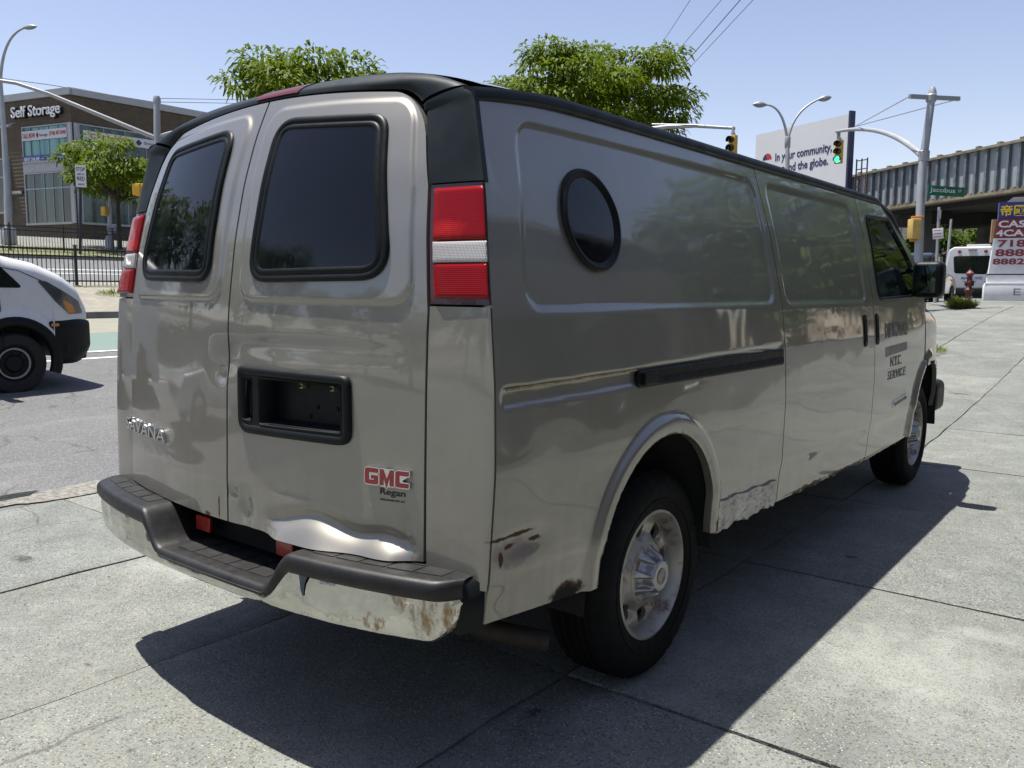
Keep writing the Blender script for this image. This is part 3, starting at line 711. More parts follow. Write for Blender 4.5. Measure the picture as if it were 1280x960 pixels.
# --- wheels
tyre_mat = M('tyre_rubber', (.0055, .0055, .006), .8, 0, .25, 9, spec=.2, bump=.3, bs=160, bd=.002)
rim_t = NT('rusty_steel_rim'); rim_t.set(Roughness=.45, Metallic=.55)
_r1 = rim_t.ramp(rim_t.noise(9, 5, .65), .54, .68); _c = rim_t.mix(rim_t.noise(30, 4), (.04, .018, .009), (.13, .06, .028))
rim_t.l(rim_t.mix(_r1, rim_t.mix(rim_t.noise(20, 3), (.30, .28, .25), (.42, .40, .36)), _c), rim_t.p.inputs['Base Color']); rim_t.l(rim_t.ramp(_r1, 0, 1, .6, .0), rim_t.p.inputs['Metallic'])
rim_mat = rim_t.m
cap_mat = M('worn_cap_alloy', (.42, .42, .42), .33, .7, .12, 20)
def wheel(cx, cy, sgn, rot=0.):
    w = .245; xo = sgn*w/2
    o = link('wheel', None, van); o.location = (cx, cy, .385)
    prof = [(.232, .080), (.236, .108), (.250, .118), (.290, .126), (.325, .124), (.352, .114), (.368, .100), (.378, .086)]
    R = [(r, h*1.0) for r, h in prof]
    tread = []
    for h in np.linspace(.082, -.082, 42):
        g = any(abs(h-c) < .006 for c in (.052, .018, -.018, -.052)); tread.append((.386-(h/.1)**2*.006-(.009 if g else 0), h))
    R += tread+[(r, -h) for r, h in prof[::-1]]
    n = 144; V = []; b = MB()
    for i, (r, h) in enumerate(R):
        for k in range(n):
            a = 2*math.pi*k/n; q = r
            if r > .345: 
                if abs(h) > .058 and (k % 4 == 0): q -= .007
            V.append((sgn*h, q*math.cos(a), q*math.sin(a)))
    F = [(i*n+k, i*n+(k+1) % n, (i+1)*n+(k+1) % n, (i+1)*n+k) for i in range(len(R)-1) for k in range(n)]
    b.add(V, F); ty = b.build('tyre', tyre_mat, o, angle=30)
    b = MB(); b.lathe([(.272, .124), (.274, .127), (.283, .128), (.285, .125)], (0, 0, 0), 'X', 64); q = b.build('sidewall_ring', tyre_mat, o); q.scale = (sgn, 1, 1)
    # rim: flange + dished disc with hand holes
    b = MB(); b.lathe([(.236, .100), (.238, .112), (.228, .114), (.222, .104), (.214, .080), (.205, .060), (.200, -.1)], (0, 0, 0), 'X', 64); rm = b.build('rim', rim_mat, o); rm.scale = (sgn, 1, 1)
    nr, na = 30, 161; r = np.linspace(.206, .05, nr)[:, None]; a = np.linspace(0, 2*math.pi, na)[None, :]
    h = .058+.010*np.sin(np.clip((.206-r)/.06, 0, 1)*3.14)+.030*sstep(.16, .09, r)+0*a
    nh = 8; ph = (a+rot) % (2*math.pi/nh)-math.pi/nh
    hole = np.hypot((r-.166)/.033, ph*.166/.031)
    h = h-.010*sstep(1.6, 1.0, hole)
    keep = ((hole[:-1, :-1]+hole[1:, 1:])/2) > 1.0
    X = np.stack([sgn*h, r*np.cos(a), r*np.sin(a)], -1)
    link('rim_disc', fix_normals(grid_mesh('rim_disc', X, keep, (-sgn*.02, 0, 0))), o, rim_mat)
    b = MB(); b.lathe([(.205, .0), (.0001, .0)], (0, 0, 0), 'X', 32); q = b.build('brake_drum', void_black, o)  # black colour stands for the shade behind the rim holes
    # centre cap with eight flutes
    nr, na = 34, 193; u = np.linspace(0, 1, nr)[:, None]; a = np.linspace(0, 2*math.pi, na)[None, :]
    r = .112-.112*u; base = .082+.062*sstep(.02, .46, u)
    ph = np.abs(((a+.2) % (math.pi/4))-math.pi/8)*r
    fl = sstep(.026, .014, ph)*sstep(.03, .10, u)*sstep(.52, .40, u)
    X = np.stack([sgn*(base-.040*fl+0*a), (r+.0)*np.cos(a), r*np.sin(a)], -1)
    link('centre_cap', fix_normals(grid_mesh('centre_cap', X)), o, cap_mat)
    b = MB(); b.lathe([(.030, .146), (.028, .147), (.0001, .147)], (0, 0, 0), 'X', 24); q = b.build('cap_emblem', M('emblem', (.30, .28, .27), .4, .5, .3, 60), o); q.scale = (sgn, 1, 1)
    return o
wheel(.845, 1.107, 1, .3); wheel(.845, 5.044, 1, .1); wheel(-.845, 1.107, -1); wheel(-.845, 5.044, -1)
b = MB(); b.tube([(-.8, 1.107, .385), (.8, 1.107, .385)], .05, 10); b.lathe([(.06, -.17), (.14, -.10), (.16, 0), (.14, .10), (.06, .17)], (0, 1.107, .385), 'X', 16); b.build('rear_axle', void_black, van)
b = MB(); b.tube([(.2, .20, .40), (.50, .42, .36), (.70, .48, .31), (.862, .585, .280)], .036, 20, cap=False); b.tube([(.2, .20, .40), (.50, .42, .36), (.70, .48, .31), (.861, .584, .280)], .032, 20, cap=False)
b.build('exhaust_pipe', M('exhaust_steel', (.05, .042, .036), .7, .4, .3, 12), van)

# --- rear bumper
def bump_y(x, pro=0.): return -.105+.135*(np.abs(x)/.98)**2.6-pro
def notch(x): return sstep(-.40, -.27, x)*sstep(.42, .30, x)     # 1 in the lowered step
chr_t = NT('rusted_chrome_bumper'); chr_t.set(Metallic=1.0, Roughness=.16)
_ru = None
for c, r, w in [((.80, -.02, .60), (.035, .3, .05), .7), ((.86, 0, .58), (.03, .3, .06), .7), ((.92, 0, .56), (.05, .3, .05), .6), ((.72, 0, .505), (.035, .3, .03), .8), ((.88, 0, .53), (.02, .3, .06), .6), ((.47, 0, .485), (.02, .3, .008), .7)]:
    m = chr_t.blob(c, r, w, 30.0, .5); _ru = m if _ru is None else chr_t.math('MAXIMUM', _ru, m)
_pit = chr_t.ramp(chr_t.noise(45, 5, .7, scl3=(1, 1, .4)), .66, .74); _ru = chr_t.math('MAXIMUM', chr_t.math('MULTIPLY', _ru, chr_t.ramp(chr_t.noise(50, 5, .7, scl3=(1, 1, .35)), .42, .6)), chr_t.math('MULTIPLY', _pit, .10))
chr_t.l(chr_t.mix(_ru, chr_t.mix(chr_t.ramp(chr_t.noise(7, 5, .65), .35, .65), (.46, .455, .42), (.60, .60, .56)), chr_t.mix(chr_t.noise(70, 3), (.20, .10, .02), (.38, .24, .06))), chr_t.p.inputs['Base Color'])
chr_t.l(chr_t.ramp(_ru, 0, 1, 1, 0), chr_t.p.inputs['Metallic']); chr_t.l(chr_t.math('ADD', chr_t.ramp(_ru, 0, 1, .07, .6), chr_t.ramp(chr_t.noise(11, 4), .4, .8, 0, .10)), chr_t.p.inputs['Roughness'])
chr_t.bump(chr_t.noise(5, 4, .55), .42, .02)
xs = np.concatenate([np.linspace(-.955, -.42, 44), np.linspace(-.41, -.25, 24), np.linspace(-.24, .28, 36), np.linspace(.29, .43, 24), np.linspace(.44, .955, 44)])
nt_ = notch(xs); ztop_ = .655-.118*nt_; zch = ztop_-.052+.022*nt_
prof_c = []
for x, zc in zip(xs, zch):
    e = max(0, (abs(x)-.90)/.055); y0 = bump_y(x)+.05*e**2
    zb = .472+.012*(abs(x)/.98)**2+.09*max(0, (abs(x)-(.86 if x > 0 else .85))/.095)**2.4; lump_ = .006*math.sin(x*13)+.003*math.sin(x*37)
    prof_c.append([(x, y0+.05, zb-.006), (x, y0+.020, zb-.008), (x, y0+.006, zb), (x, y0+.000+lump_*.3, zb+.25*(zc-zb)), (x, y0-.003+lump_, zb+.6*(zc-zb)), (x, y0, zc+.008)])
# finer in z
def refine(rows, m):
    A = np.array(rows); out = []
    for i in range(A.shape[1]-1):
        for k in range(m): out.append(A[:, i]*(1-k/m)+A[:, i+1]*k/m)
    out.append(A[:, -1]); return np.stack(out, 1)
bump_o = link('rear_bumper', fix_normals(grid_mesh('rear_bumper', refine(prof_c, 3), None, (0, .02, 0))), van, chr_t.m)
cap_t = M('worn_step_plastic', (.013, .013, .015), .46, 0, .3, 14, bump=.5, bs=420, bd=.0012, col2=(.024, .023, .023), spec=.35)
pc = []
for x, zt, zc in zip(xs, ztop_, zch):
    e = max(0, (abs(x)-.90)/.055); y0 = bump_y(x)+.05*e**2
    row = [(x, y0+.010, zc-.004), (x, y0-.010, zc-.002), (x, y0-.016, zc+.010)]
    r = .022
    for a in np.linspace(math.pi, math.pi/2, 7): row.append((x, y0-.016+r+r*math.cos(a), zt-r+r*math.sin(a)))
    row += [(x, y0+.06, zt+.001), (x, y0+.11, zt+.001), (x, .105+.10*(abs(x)/.95)**2, zt+.001), (x, .11+.10*(abs(x)/.95)**2, zt-.03)]
    pc.append(row)
stp = link('step_pad', fix_normals(grid_mesh('step_pad', np.array(pc), None, None)), bump_o, cap_t)
# raised tread blocks on the pad
b = MB(); 
def pad_block(x0, x1, f0, f1):
    V = []
    for x in (x0, x1):
        for f in (f0, f1):
            nn = float(notch(x)); zt = .655-.118*nn+.001; yb_ = float(bump_y(x))+.022; ye = .10+.09*(abs(x)/.95)**2
            V.append((x, yb_+(ye-yb_)*f, zt))
    a, b_, c, d = V; t = .0016; T = [(p[0], p[1], p[2]+t) for p in V]
    b.add(V+T, [(4, 5, 7, 6), (0, 4, 6, 2), (1, 3, 7, 5), (0, 1, 5, 4), (2, 6, 7, 3)])
for lo_, hi_, nn in ((-.90, -.44, 5), (-.24, .26, 5), (.46, .90, 5)):
    for k in range(nn):
        w = (hi_-lo_)/nn; s_ = lo_+k*w
        off = .0
        pad_block(s_+.005, s_+w-.005, .10, .40 if k % 2 else .47); pad_block(s_+.005, s_+w-.005, .44 if k % 2 else .51, .80)
b.build('tread_block', M('step_tread_plastic', (.015, .0145, .015), .6, 0, .3, 14, bump=.5, bs=300, bd=.001, spec=.3, col2=(.028, .027, .027)), stp, kind='stuff')
# plastic end caps
for sgn in (1, -1):
    b = MB(); rows = []
    for q in np.linspace(0, 1, 10):
        x = .945+(.015 if sgn < 0 else .040)*math.sin(q*math.pi/2); y = float(bump_y(.95))+.035+.085*q; rows.append([(sgn*x, y, .50+.02*q), (sgn*(x+.004), y, .56), (sgn*(x+.002), y, .64), (sgn*(x-.03), y, .655)])
    link('bumper_end_cap', fix_normals(grid_mesh('bumper_end_cap', np.array(rows), None, (-.03*sgn, 0, 0))), bump_o, black_plastic)
# back wall behind the step with two red reflectors, brackets
b = MB(); b.box((0, .115, .575), (1.5, .03, .20)); b.build('rear_valance', void_black, van)
for x in (-.245, .215):
    b = MB(); b.box((x, .045, .594), (.085, .014, .054)); b.build('red_reflector', M('reflector_red', (.40, .02, .01), .3, 0, .2, 60, coat=.4), van, bevel=.006, seg=3)
# dents in the chrome, dark blue sky reflection put into the colour
for x, z, w, h in ((.475, .575, .03, .085), (-.35, .555, .05, .03)):
    P = rpoly([(x-w*.5, z+h*.5), (x+w*.9, z+h*.5), (x+w*.25, z), (x+w*.1, z-h*.5), (x-w*.3, z-h*.2)], .012, 3)
    f = lambda a, b_, hh: np.stack([a, bump_y(a)-.006-hh, b_+0*a], -1)
    V, F = disc(P, f, .002, 3); link('dent_mark', fix_normals(mesh_np('dent_mark', V, F)), bump_o, M('sky_tinted_chrome', (.10, .12, .17), .15, 1., .3, 20))
P = rpoly([(.535, .59), (.60, .592), (.605, .612), (.54, .614)], .008, 3)
V, F = disc(P, lambda a, b_, hh: np.stack([a, bump_y(a)-.006-hh, b_+0*a], -1), .002, 2); link('bumper_sticker', fix_normals(mesh_np('bumper_sticker', V, F)), bump_o, M('sticker_foil', (.45, .47, .52), .3, .4, .7, 80))
# ================================================================== SETTING
def at(u, v, D):
    """world point seen in direction (u, v) at depth D metres"""
    d = _f+_r*(u-640)/FPX-_u*(v-480)/FPX; return CAM+d*D/float(d@_f)
_ax = np.array([-200, -60, -57, -42.6, -40, -32.6, -27.6, -27.4, -23.6, -19.6, -15.3, -12.5, -8, -3.4, 50])
_az = np.array([5.0, 4.55, 4.5, 2.95, 2.4, 1.82, 1.46, 1.42, 1.30, .58, .44, .28, .03, 0, 0])
def H(x, y):
    x = np.asarray(x, float); y = np.asarray(y, float)
    a = np.interp(x, _ax, _az); w = np.clip((x+15)/9, 0, 1)
    t = np.clip((y-6.2)/15, 0, 1); b = 1.06*(t*t*(3-2*t)*.45+t*.55)
    return a+w*b
def strip(name, xs, ys, off, mat, parent=None, kind='structure'):
    X, Y = np.meshgrid(np.array(xs, float), np.array(ys, float), indexing='ij')
    P = np.stack([X, Y, H(X, Y)+off], -1)
    o = link(name, fix_normals(grid_mesh(name, P)), parent, mat)
    if kind: o['kind'] = kind
    return o
YS = list(np.concatenate([[-900, -300, -120, -60, -30], np.arange(-20, 60, 1.0), [70, 90, 130, 200, 400, 900, 1800]]))
class WNT(NT):
    def co(s, kind='P'):
        if not hasattr(s, 'gp'): s.gp = s.n('ShaderNodeNewGeometry')
        return s.gp.outputs['Position']
def vor(t, scale, out='Color', feat='F1'):
    q = t.n('ShaderNodeTexVoronoi'); q.feature = feat; q.inputs['Scale'].default_value = scale; t.l(t.co(), q.inputs['Vector']); return q.outputs[out]
def concrete(name, c0, c1, stains=True):
    t = WNT(name); t.set(Roughness=.86); t.p.inputs['Specular IOR Level'].default_value = .25
    big = t.noise(.55, 5, .6); mid = t.noise(3.2, 6, .65); fine = t.noise(55, 3, .6)
    col = t.mix(t.ramp(big, .3, .7), c0, c1)
    col = t.mix(t.ramp(mid, .45, .72, 0, .8), col, [min(.7, c*1.25) for c in c1])
    col = t.mix(t.ramp(t.noise(1.4, 6, .7), .50, .72, 0, .65), col, [c*.68 for c in c0])
    # exposed aggregate: pebbles of their own colours
    v = vor(t, 85); sv = t.n('ShaderNodeSeparateColor'); t.l(v, sv.inputs[0])
    d = vor(t, 85, 'Distance'); peb = t.ramp(d, .42, .30)
    dark = t.math('MULTIPLY', peb, t.ramp(sv.outputs[0], .60, .64)); light = t.math('MULTIPLY', peb, t.ramp(sv.outputs[1], .70, .74))
    v2 = vor(t, 190); s2 = t.n('ShaderNodeSeparateColor'); t.l(v2, s2.inputs[0])
    sp = t.ramp(s2.outputs[0], .80, .84)
    wear = t.ramp(t.noise(1.1, 5, .65), .22, .5)
    col = t.mix(t.math('MULTIPLY', t.math('MULTIPLY', dark, wear), .85), col, (.065, .062, .052))
    col = t.mix(t.math('MULTIPLY', t.math('MULTIPLY', light, wear), .8), col, (.38, .38, .34))
    col = t.mix(t.math('MULTIPLY', sp, .45), col, (.05, .05, .047))
    oi = t.n('ShaderNodeObjectInfo'); col = t.mix(1.0, col, t.mix(oi.outputs['Random'], (.86, .87, .88), (1.08, 1.07, 1.05)), 'MULTIPLY')
    ylw = t.math('MULTIPLY', peb, t.ramp(sv.outputs[2], .80, .84)); col = t.mix(t.math('MULTIPLY', ylw, .6), col, (.30, .25, .16))
    blu = t.math('MULTIPLY', peb, t.ramp(sv.outputs[2], .16, .12)); col = t.mix(t.math('MULTIPLY', blu, .5), col, (.16, .18, .21))
    col = t.mix(t.ramp(t.noise(9, 5, .7), .50, .72, 0, .35), col, [c*.72 for c in c0])
    if stains:
        st = None
        for c, r, w in [((-2.25, .22, 0), (.11, .055, .4), .4), ((.78, .62, 0), (.03, .05, .4), .5), ((-.05, -.35, 0), (.025, .02, .4), .5), ((-.75, -.15, 0), (.03, .02, .4), .5), ((1.12, 3.0, 0), (.05, .04, .4), .5), ((2.2, 1.6, 0), (.04, .03, .4), .5), ((.95, 5.85, .0), (.05, .03, .6), .4), ((.45, 9.6, .3), (.16, .06, 1), .4), ((-.1, 9.3, .3), (.1, .04, 1), .4)]:
            m = t.blob(c, r, w*1.9, 30.0, .8); st = m if st is None else t.math('MAXIMUM', st, m)
        col = t.mix(t.math('MULTIPLY', st, .8), col, (.035, .033, .03))
        pl = None
        for c, r, w in [((1.7, 1.8, 0), (.5, .5, .5), .6), ((2.4, 1.2, 0), (.3, .25, .5), .6), ((-1.6, .7, 0), (.5, .2, .5), .6), ((1.9, 2.3, 0), (.2, .1, .5), .6)]:
            m = t.blob(c, r, w, 7.0, .7); pl = m if pl is None else t.math('MAXIMUM', pl, m)
        col = t.mix(t.math('MULTIPLY', pl, .35), col, (.31, .315, .29))
    # hairline cracks
    cr = t.n('ShaderNodeTexVoronoi'); cr.feature = 'DISTANCE_TO_EDGE'; cr.inputs['Scale'].default_value = .55
    wob = t.n('ShaderNodeVectorMath'); wob.operation = 'ADD'; nn = t.n('ShaderNodeTexNoise'); nn.inputs['Scale'].default_value = .5; nn.inputs['Detail'].default_value = 7; t.l(t.co(), nn.inputs['Vector']); t.l(t.co(), wob.inputs[0]); t.l(nn.outputs['Color'], wob.inputs[1]); t.l(wob.outputs[0], cr.inputs['Vector'])
    ck = t.math('MULTIPLY', t.ramp(cr.outputs['Distance'], .005, .001), t.ramp(t.noise(.35, 2), .52, .60))
    col = t.mix(t.math('MULTIPLY', ck, .5), col, (.06, .055, .05))
    t.l(col, t.p.inputs['Base Color'])
    h = t.math('ADD', t.math('MULTIPLY', fine, .5), t.math('ADD', t.math('MULTIPLY', peb, .5), t.math('MULTIPLY', mid, .8)))
    h = t.math('SUBTRACT', h, t.math('MULTIPLY', ck, .8))
    t.bump(h, .8, .007)
    return t.m
def asphalt(name, c0, c1):
    t = WNT(name); t.set(Roughness=.85); t.p.inputs['Specular IOR Level'].default_value = .3
    col = t.mix(t.ramp(t.noise(.5, 6, .65), .3, .7), c0, c1)
    col = t.mix(t.ramp(t.noise(2.2, 6, .7, scl3=(1, .3, 1)), .52, .72, 0, .6), col, [c*1.45 for c in c1])
    v = vor(t, 110); sv = t.n('ShaderNodeSeparateColor'); t.l(v, sv.inputs[0])
    col = t.mix(t.ramp(sv.outputs[0], .7, .75, 0, .5), col, (.25, .245, .235)); col = t.mix(t.ramp(sv.outputs[1], .8, .84, 0, .5), col, (.05, .05, .05))
    cr = t.n('ShaderNodeTexVoronoi'); cr.feature = 'DISTANCE_TO_EDGE'; cr.inputs['Scale'].default_value = .45
    wob = t.n('ShaderNodeVectorMath'); wob.operation = 'ADD'; nn = t.n('ShaderNodeTexNoise'); nn.inputs['Scale'].default_value = 1.5; nn.inputs['Detail'].default_value = 5; t.l(t.co(), nn.inputs['Vector']); t.l(t.co(), wob.inputs[0]); t.l(nn.outputs['Color'], wob.inputs[1]); t.l(wob.outputs[0], cr.inputs['Vector'])
    ck = t.ramp(cr.outputs['Distance'], .010, .002); ck = t.math('MULTIPLY', ck, t.ramp(t.noise(.6, 2), .42, .52))
    col = t.mix(t.math('MULTIPLY', ck, .7), col, (.05, .05, .05))
    t.l(col, t.p.inputs['Base Color']); t.bump(t.math('ADD', t.noise(70, 4, .6), sv.outputs[2]), .5, .006)
    return t.m
conc = concrete('exposed_aggregate_concrete', (.140, .148, .138), (.188, .195, .182))
conc_far = concrete('pale_concrete', (.17, .172, .155), (.215, .217, .197), False)
asph = asphalt('worn_asphalt', (.092, .093, .098), (.120, .121, .124))
asph2 = asphalt('boulevard_asphalt', (.10, .102, .11), (.122, .125, .134))
line_t = WNT('road_paint'); line_t.set(Roughness=.7); line_t.l(line_t.mix(line_t.ramp(line_t.noise(14, 5, .7), .56, .66), (.58, .58, .57), (.24, .24, .24)), line_t.p.inputs['Base Color']); line_w = line_t.m
gt = WNT('bike_lane_green'); gt.set(Roughness=.8); gt.l(gt.mix(gt.ramp(gt.noise(5, 6, .7), .45, .7), (.105, .165, .145), (.14, .16, .145)), gt.p.inputs['Base Color']); green_lane = gt.m
yt = WNT('buffer_tan'); yt.set(Roughness=.85); yt.l(yt.mix(yt.ramp(yt.noise(3, 6, .7), .4, .7), (.21, .20, .155), (.165, .16, .14)), yt.p.inputs['Base Color']); tan_lane = yt.m
st_ = WNT('sandy_median'); st_.set(Roughness=.9); st_.l(st_.mix(st_.ramp(st_.noise(2.5, 6, .75), .3, .7), (.16, .148, .12), (.26, .24, .20)), st_.p.inputs['Base Color']); st_.bump(st_.noise(30, 5), .5, .02); sandy = st_.m
joint_mat = M('joint_dirt', (.085, .078, .066), .95, 0, .5, 8)

# ground sheet reaching the horizon (lies under everything on the right and behind)
tag(strip('ground', [-3.38, 0, 3, 6, 12, 30, 100, 400, 1500], YS, -.07, conc_far), kind='structure')
pave = strip('pavement', [-3.36, -2, 0, 2, 4.3], list(np.arange(-14, 60, 1.0)), -.026, joint_mat)
XJ = [-3.36, -1.82, -.56, .70, 2.9, 4.3]; YJ = [.92+1.67*k for k in range(-8, 34)]
for i in range(len(XJ)-1):
    for j in range(len(YJ)-1):
        x0, x1, y0, y1 = XJ[i]+.003, XJ[i+1]-.003, YJ[j]+.003, YJ[j+1]-.003
        n = 14 if -3 < y0 < 6 else 5; gx = np.array([x0, x0+.012]+list(np.linspace(x0, x1, n)[1:-1])+[x1-.012, x1])[:, None]; gy = np.array([y0, y0+.012]+list(np.linspace(y0, y1, n)[1:-1])+[y1-.012, y1])[None, :]
        gx, gy = gx+0*gy, gy+0*gx; dz = random.uniform(-.003, .002); tx, ty = random.uniform(-.002, .002), random.uniform(-.002, .002)
        z = H(gx, gy)+dz+tx*(gx-x0)+ty*(gy-y0)
        z[0, :] -= .003; z[-1, :] -= .003; z[:, 0] -= .003; z[:, -1] -= .003
        wob = .006*np.sin(gy*9+i*2)
        jit = (lambda m: np.concatenate([[0], np.random.default_rng(i*91+j).uniform(0, .005, m-2), [0]])) ; gx[0, :] += wob[0]+jit(gx.shape[1]); gx[-1, :] += .006*np.sin(gy[-1]*9+(i+1)*2)-jit(gx.shape[1])[::-1]*.6; gy[:, 0] += jit(gx.shape[0]); gy[:, -1] -= jit(gx.shape[0])[::-1]
        P = np.stack([gx, gy, z], -1)
        link('slab', grid_mesh('slab', P, None, (0, 0, -.022)), pave, conc)
strip('unseen_dark_lot', [4.31, 5, 6, 8, 10.59], list(np.arange(-30, 60, 1.0)), -.015, asphalt('lot_asphalt', (.035, .036, .037), (.05, .05, .05)))  # dark ground out of view, added to cut bounce onto the van side
strip('road', [-19.6, -17.7, -15.3, -12.5, -10, -8, -6, -4.5, -3.4], YS, -.022, asph)
strip('bike_lane', list(np.linspace(-15.3, -12.62, 5)), YS, -.017, green_lane)
strip('lane_buffer', list(np.linspace(-19.58, -15.32, 5)), YS, -.017, tan_lane)
strip('lane_line', [-12.55, -12.40], YS, -.012, line_w); strip('lane_line', [-11.75, -11.62], YS, -.017, line_w)
# gutter dirt and a puddle along the edge of the slabs
rng2 = np.random.default_rng(4)
gd = WNT('gutter_grit'); gd.set(Roughness=.9); gd.l(gd.mix(gd.ramp(gd.noise(25, 5, .7), .35, .65), (.09, .085, .075), (.24, .225, .20)), gd.p.inputs['Base Color']); gd.bump(gd.noise(60, 4), .6, .01); grit = gd.m
def blot(name, cx, cy, rx, ry, off, mat, seed, n=40, rz=0.):
    r = np.random.default_rng(seed); a = np.linspace(0, 2*np.pi, n+1)[:-1]; k = 1+.18*np.sin(a*3+r.uniform(0, 6))+.10*np.sin(a*7+r.uniform(0, 6))+.06*r.normal(size=n)
    x, y = rx*k*np.cos(a), ry*k*np.sin(a); c, s = math.cos(rz), math.sin(rz); X = cx+x*c-y*s; Y = cy+x*s+y*c
    V = np.concatenate([np.stack([X, Y, H(X, Y)+off], -1), [[cx, cy, float(H(cx, cy))+off+.004]]]); F = [(i, (i+1) % n, n) for i in range(n)]
    return tag(link(name, mesh_np(name, V, F), None, mat), kind='structure')
blot('gutter_dirt', -3.62, 1.05, .16, 1.15, -.012, grit, 3); blot('gutter_dirt', -3.55, -1.3, .18, 1.2, -.012, grit, 5)
pud = M('puddle_water', (.03, .035, .02), .06, 0, .3, 5, spec=.6); blot('puddle', -3.72, .45, .10, .42, -.006, pud, 8)
# median, kerbs and the far roadway
kerb_mat = M('kerb_stone', (.20, .195, .185), .85, 0, .25, 3)
def kerb(x0, x1, off_top, depth):
    ys = np.array(YS); A = []
    for x, dz in ((x1, -depth), (x1, off_top-.015), (x1-.02, off_top), (x0, off_top)):
        A.append(np.stack([0*ys+x, ys, H(x, ys)*0+H(x1, ys)+dz], -1))
    o = link('kerb', fix_normals(grid_mesh('kerb', np.array(A))), None, kerb_mat); o['kind'] = 'structure'
kerb(-19.85, -19.6, .16, .05)
strip('median', [-27.4, -26, -24.5, -23.6, -22, -20.5, -19.85], YS, .11, sandy)
strip('boulevard', [-41.5, -40, -37, -34, -32.6, -30, -27.6, -27.4], YS, -.02, asph2)
strip('lane_line', [-33.9, -33.6], YS, -.014, line_w); strip('lane_line', [-36.6, -36.2], YS, -.014, line_w)
kerb(-41.8, -41.5, .16, .06)
gr = WNT('dry_grass'); gr.set(Roughness=.95); gr.l(gr.mix(gr.ramp(gr.noise(1.5, 6, .7), .35, .65), (.055, .085, .02), (.20, .18, .10)), gr.p.inputs['Base Color']); gr.bump(gr.noise(25, 4), .8, .05)
strip('verge', [-47, -44, -41.8], YS, .10, gr.m)
strip('far_pavement', [-1500, -400, -200, -100, -60, -57, -52, -47], YS, .06, conc_far)

# ------------------------------------------------------------------ trees
def leaf_mat(name, c0, c1, tr=.35):
    t = NT(name); t.set(Roughness=.55); t.p.inputs['Specular IOR Level'].default_value = .15
    col = t.mix(t.ramp(t.noise(.9, 5, .75), .35, .65), c0, c1); col = t.mix(t.ramp(t.noise(7, 2), .45, .7, 0, .6), col, [c*1.35 for c in c1])
    t.l(col, t.p.inputs['Base Color'])
    tb = t.n('ShaderNodeBsdfTranslucent'); t.l(t.mix(.5, col, (.20, .26, .02)), tb.inputs[0]); mx = t.n('ShaderNodeMixShader'); mx.inputs[0].default_value = tr
    t.l(t.p.outputs[0], mx.inputs[1]); t.l(tb.outputs[0], mx.inputs[2]); t.l(mx.outputs[0], t.out.inputs[0]); return t.m
locust = leaf_mat('locust_leaf', (.036, .078, .003), (.105, .150, .006)); bush_leaf = leaf_mat('bush_leaf', (.045, .085, .014), (.085, .13, .02)); weed_leaf = leaf_mat('weed_leaf', (.08, .13, .025), (.16, .18, .06))
bark = M('bark', (.055, .042, .032), .9, 0, .35, 6, bump=.8, bs=25, bd=.02)
def leaves(C, Dn, L, Wd, r, droop=.5):
    """C (n,3) leaf bases, Dn (n,3) directions -> two bent quads each"""
    n = len(C); Dn = Dn/np.linalg.norm(Dn, axis=1)[:, None]; up = np.array([0, 0, 1.]); sd = np.cross(Dn, up)+r.normal(0, .25, (n, 3)); sd /= np.linalg.norm(sd, axis=1)[:, None]
    l = L*r.uniform(.6, 1.25, n)[:, None]; w = Wd*r.uniform(.6, 1.2, n)[:, None]
    m = C+Dn*l*.55; e = m+(Dn*(.45)+np.array([0, 0, -droop]))*l
    V = np.stack([C-sd*w*.25, C+sd*w*.25, m+sd*w*.5, m-sd*w*.5, e+sd*w*.2, e-sd*w*.2], 1).reshape(-1, 3)
    b = np.arange(n)[:, None]*6; F = np.concatenate([b+np.array([[0, 1, 2, 3]]), b+np.array([[3, 2, 4, 5]])])
    return V, F
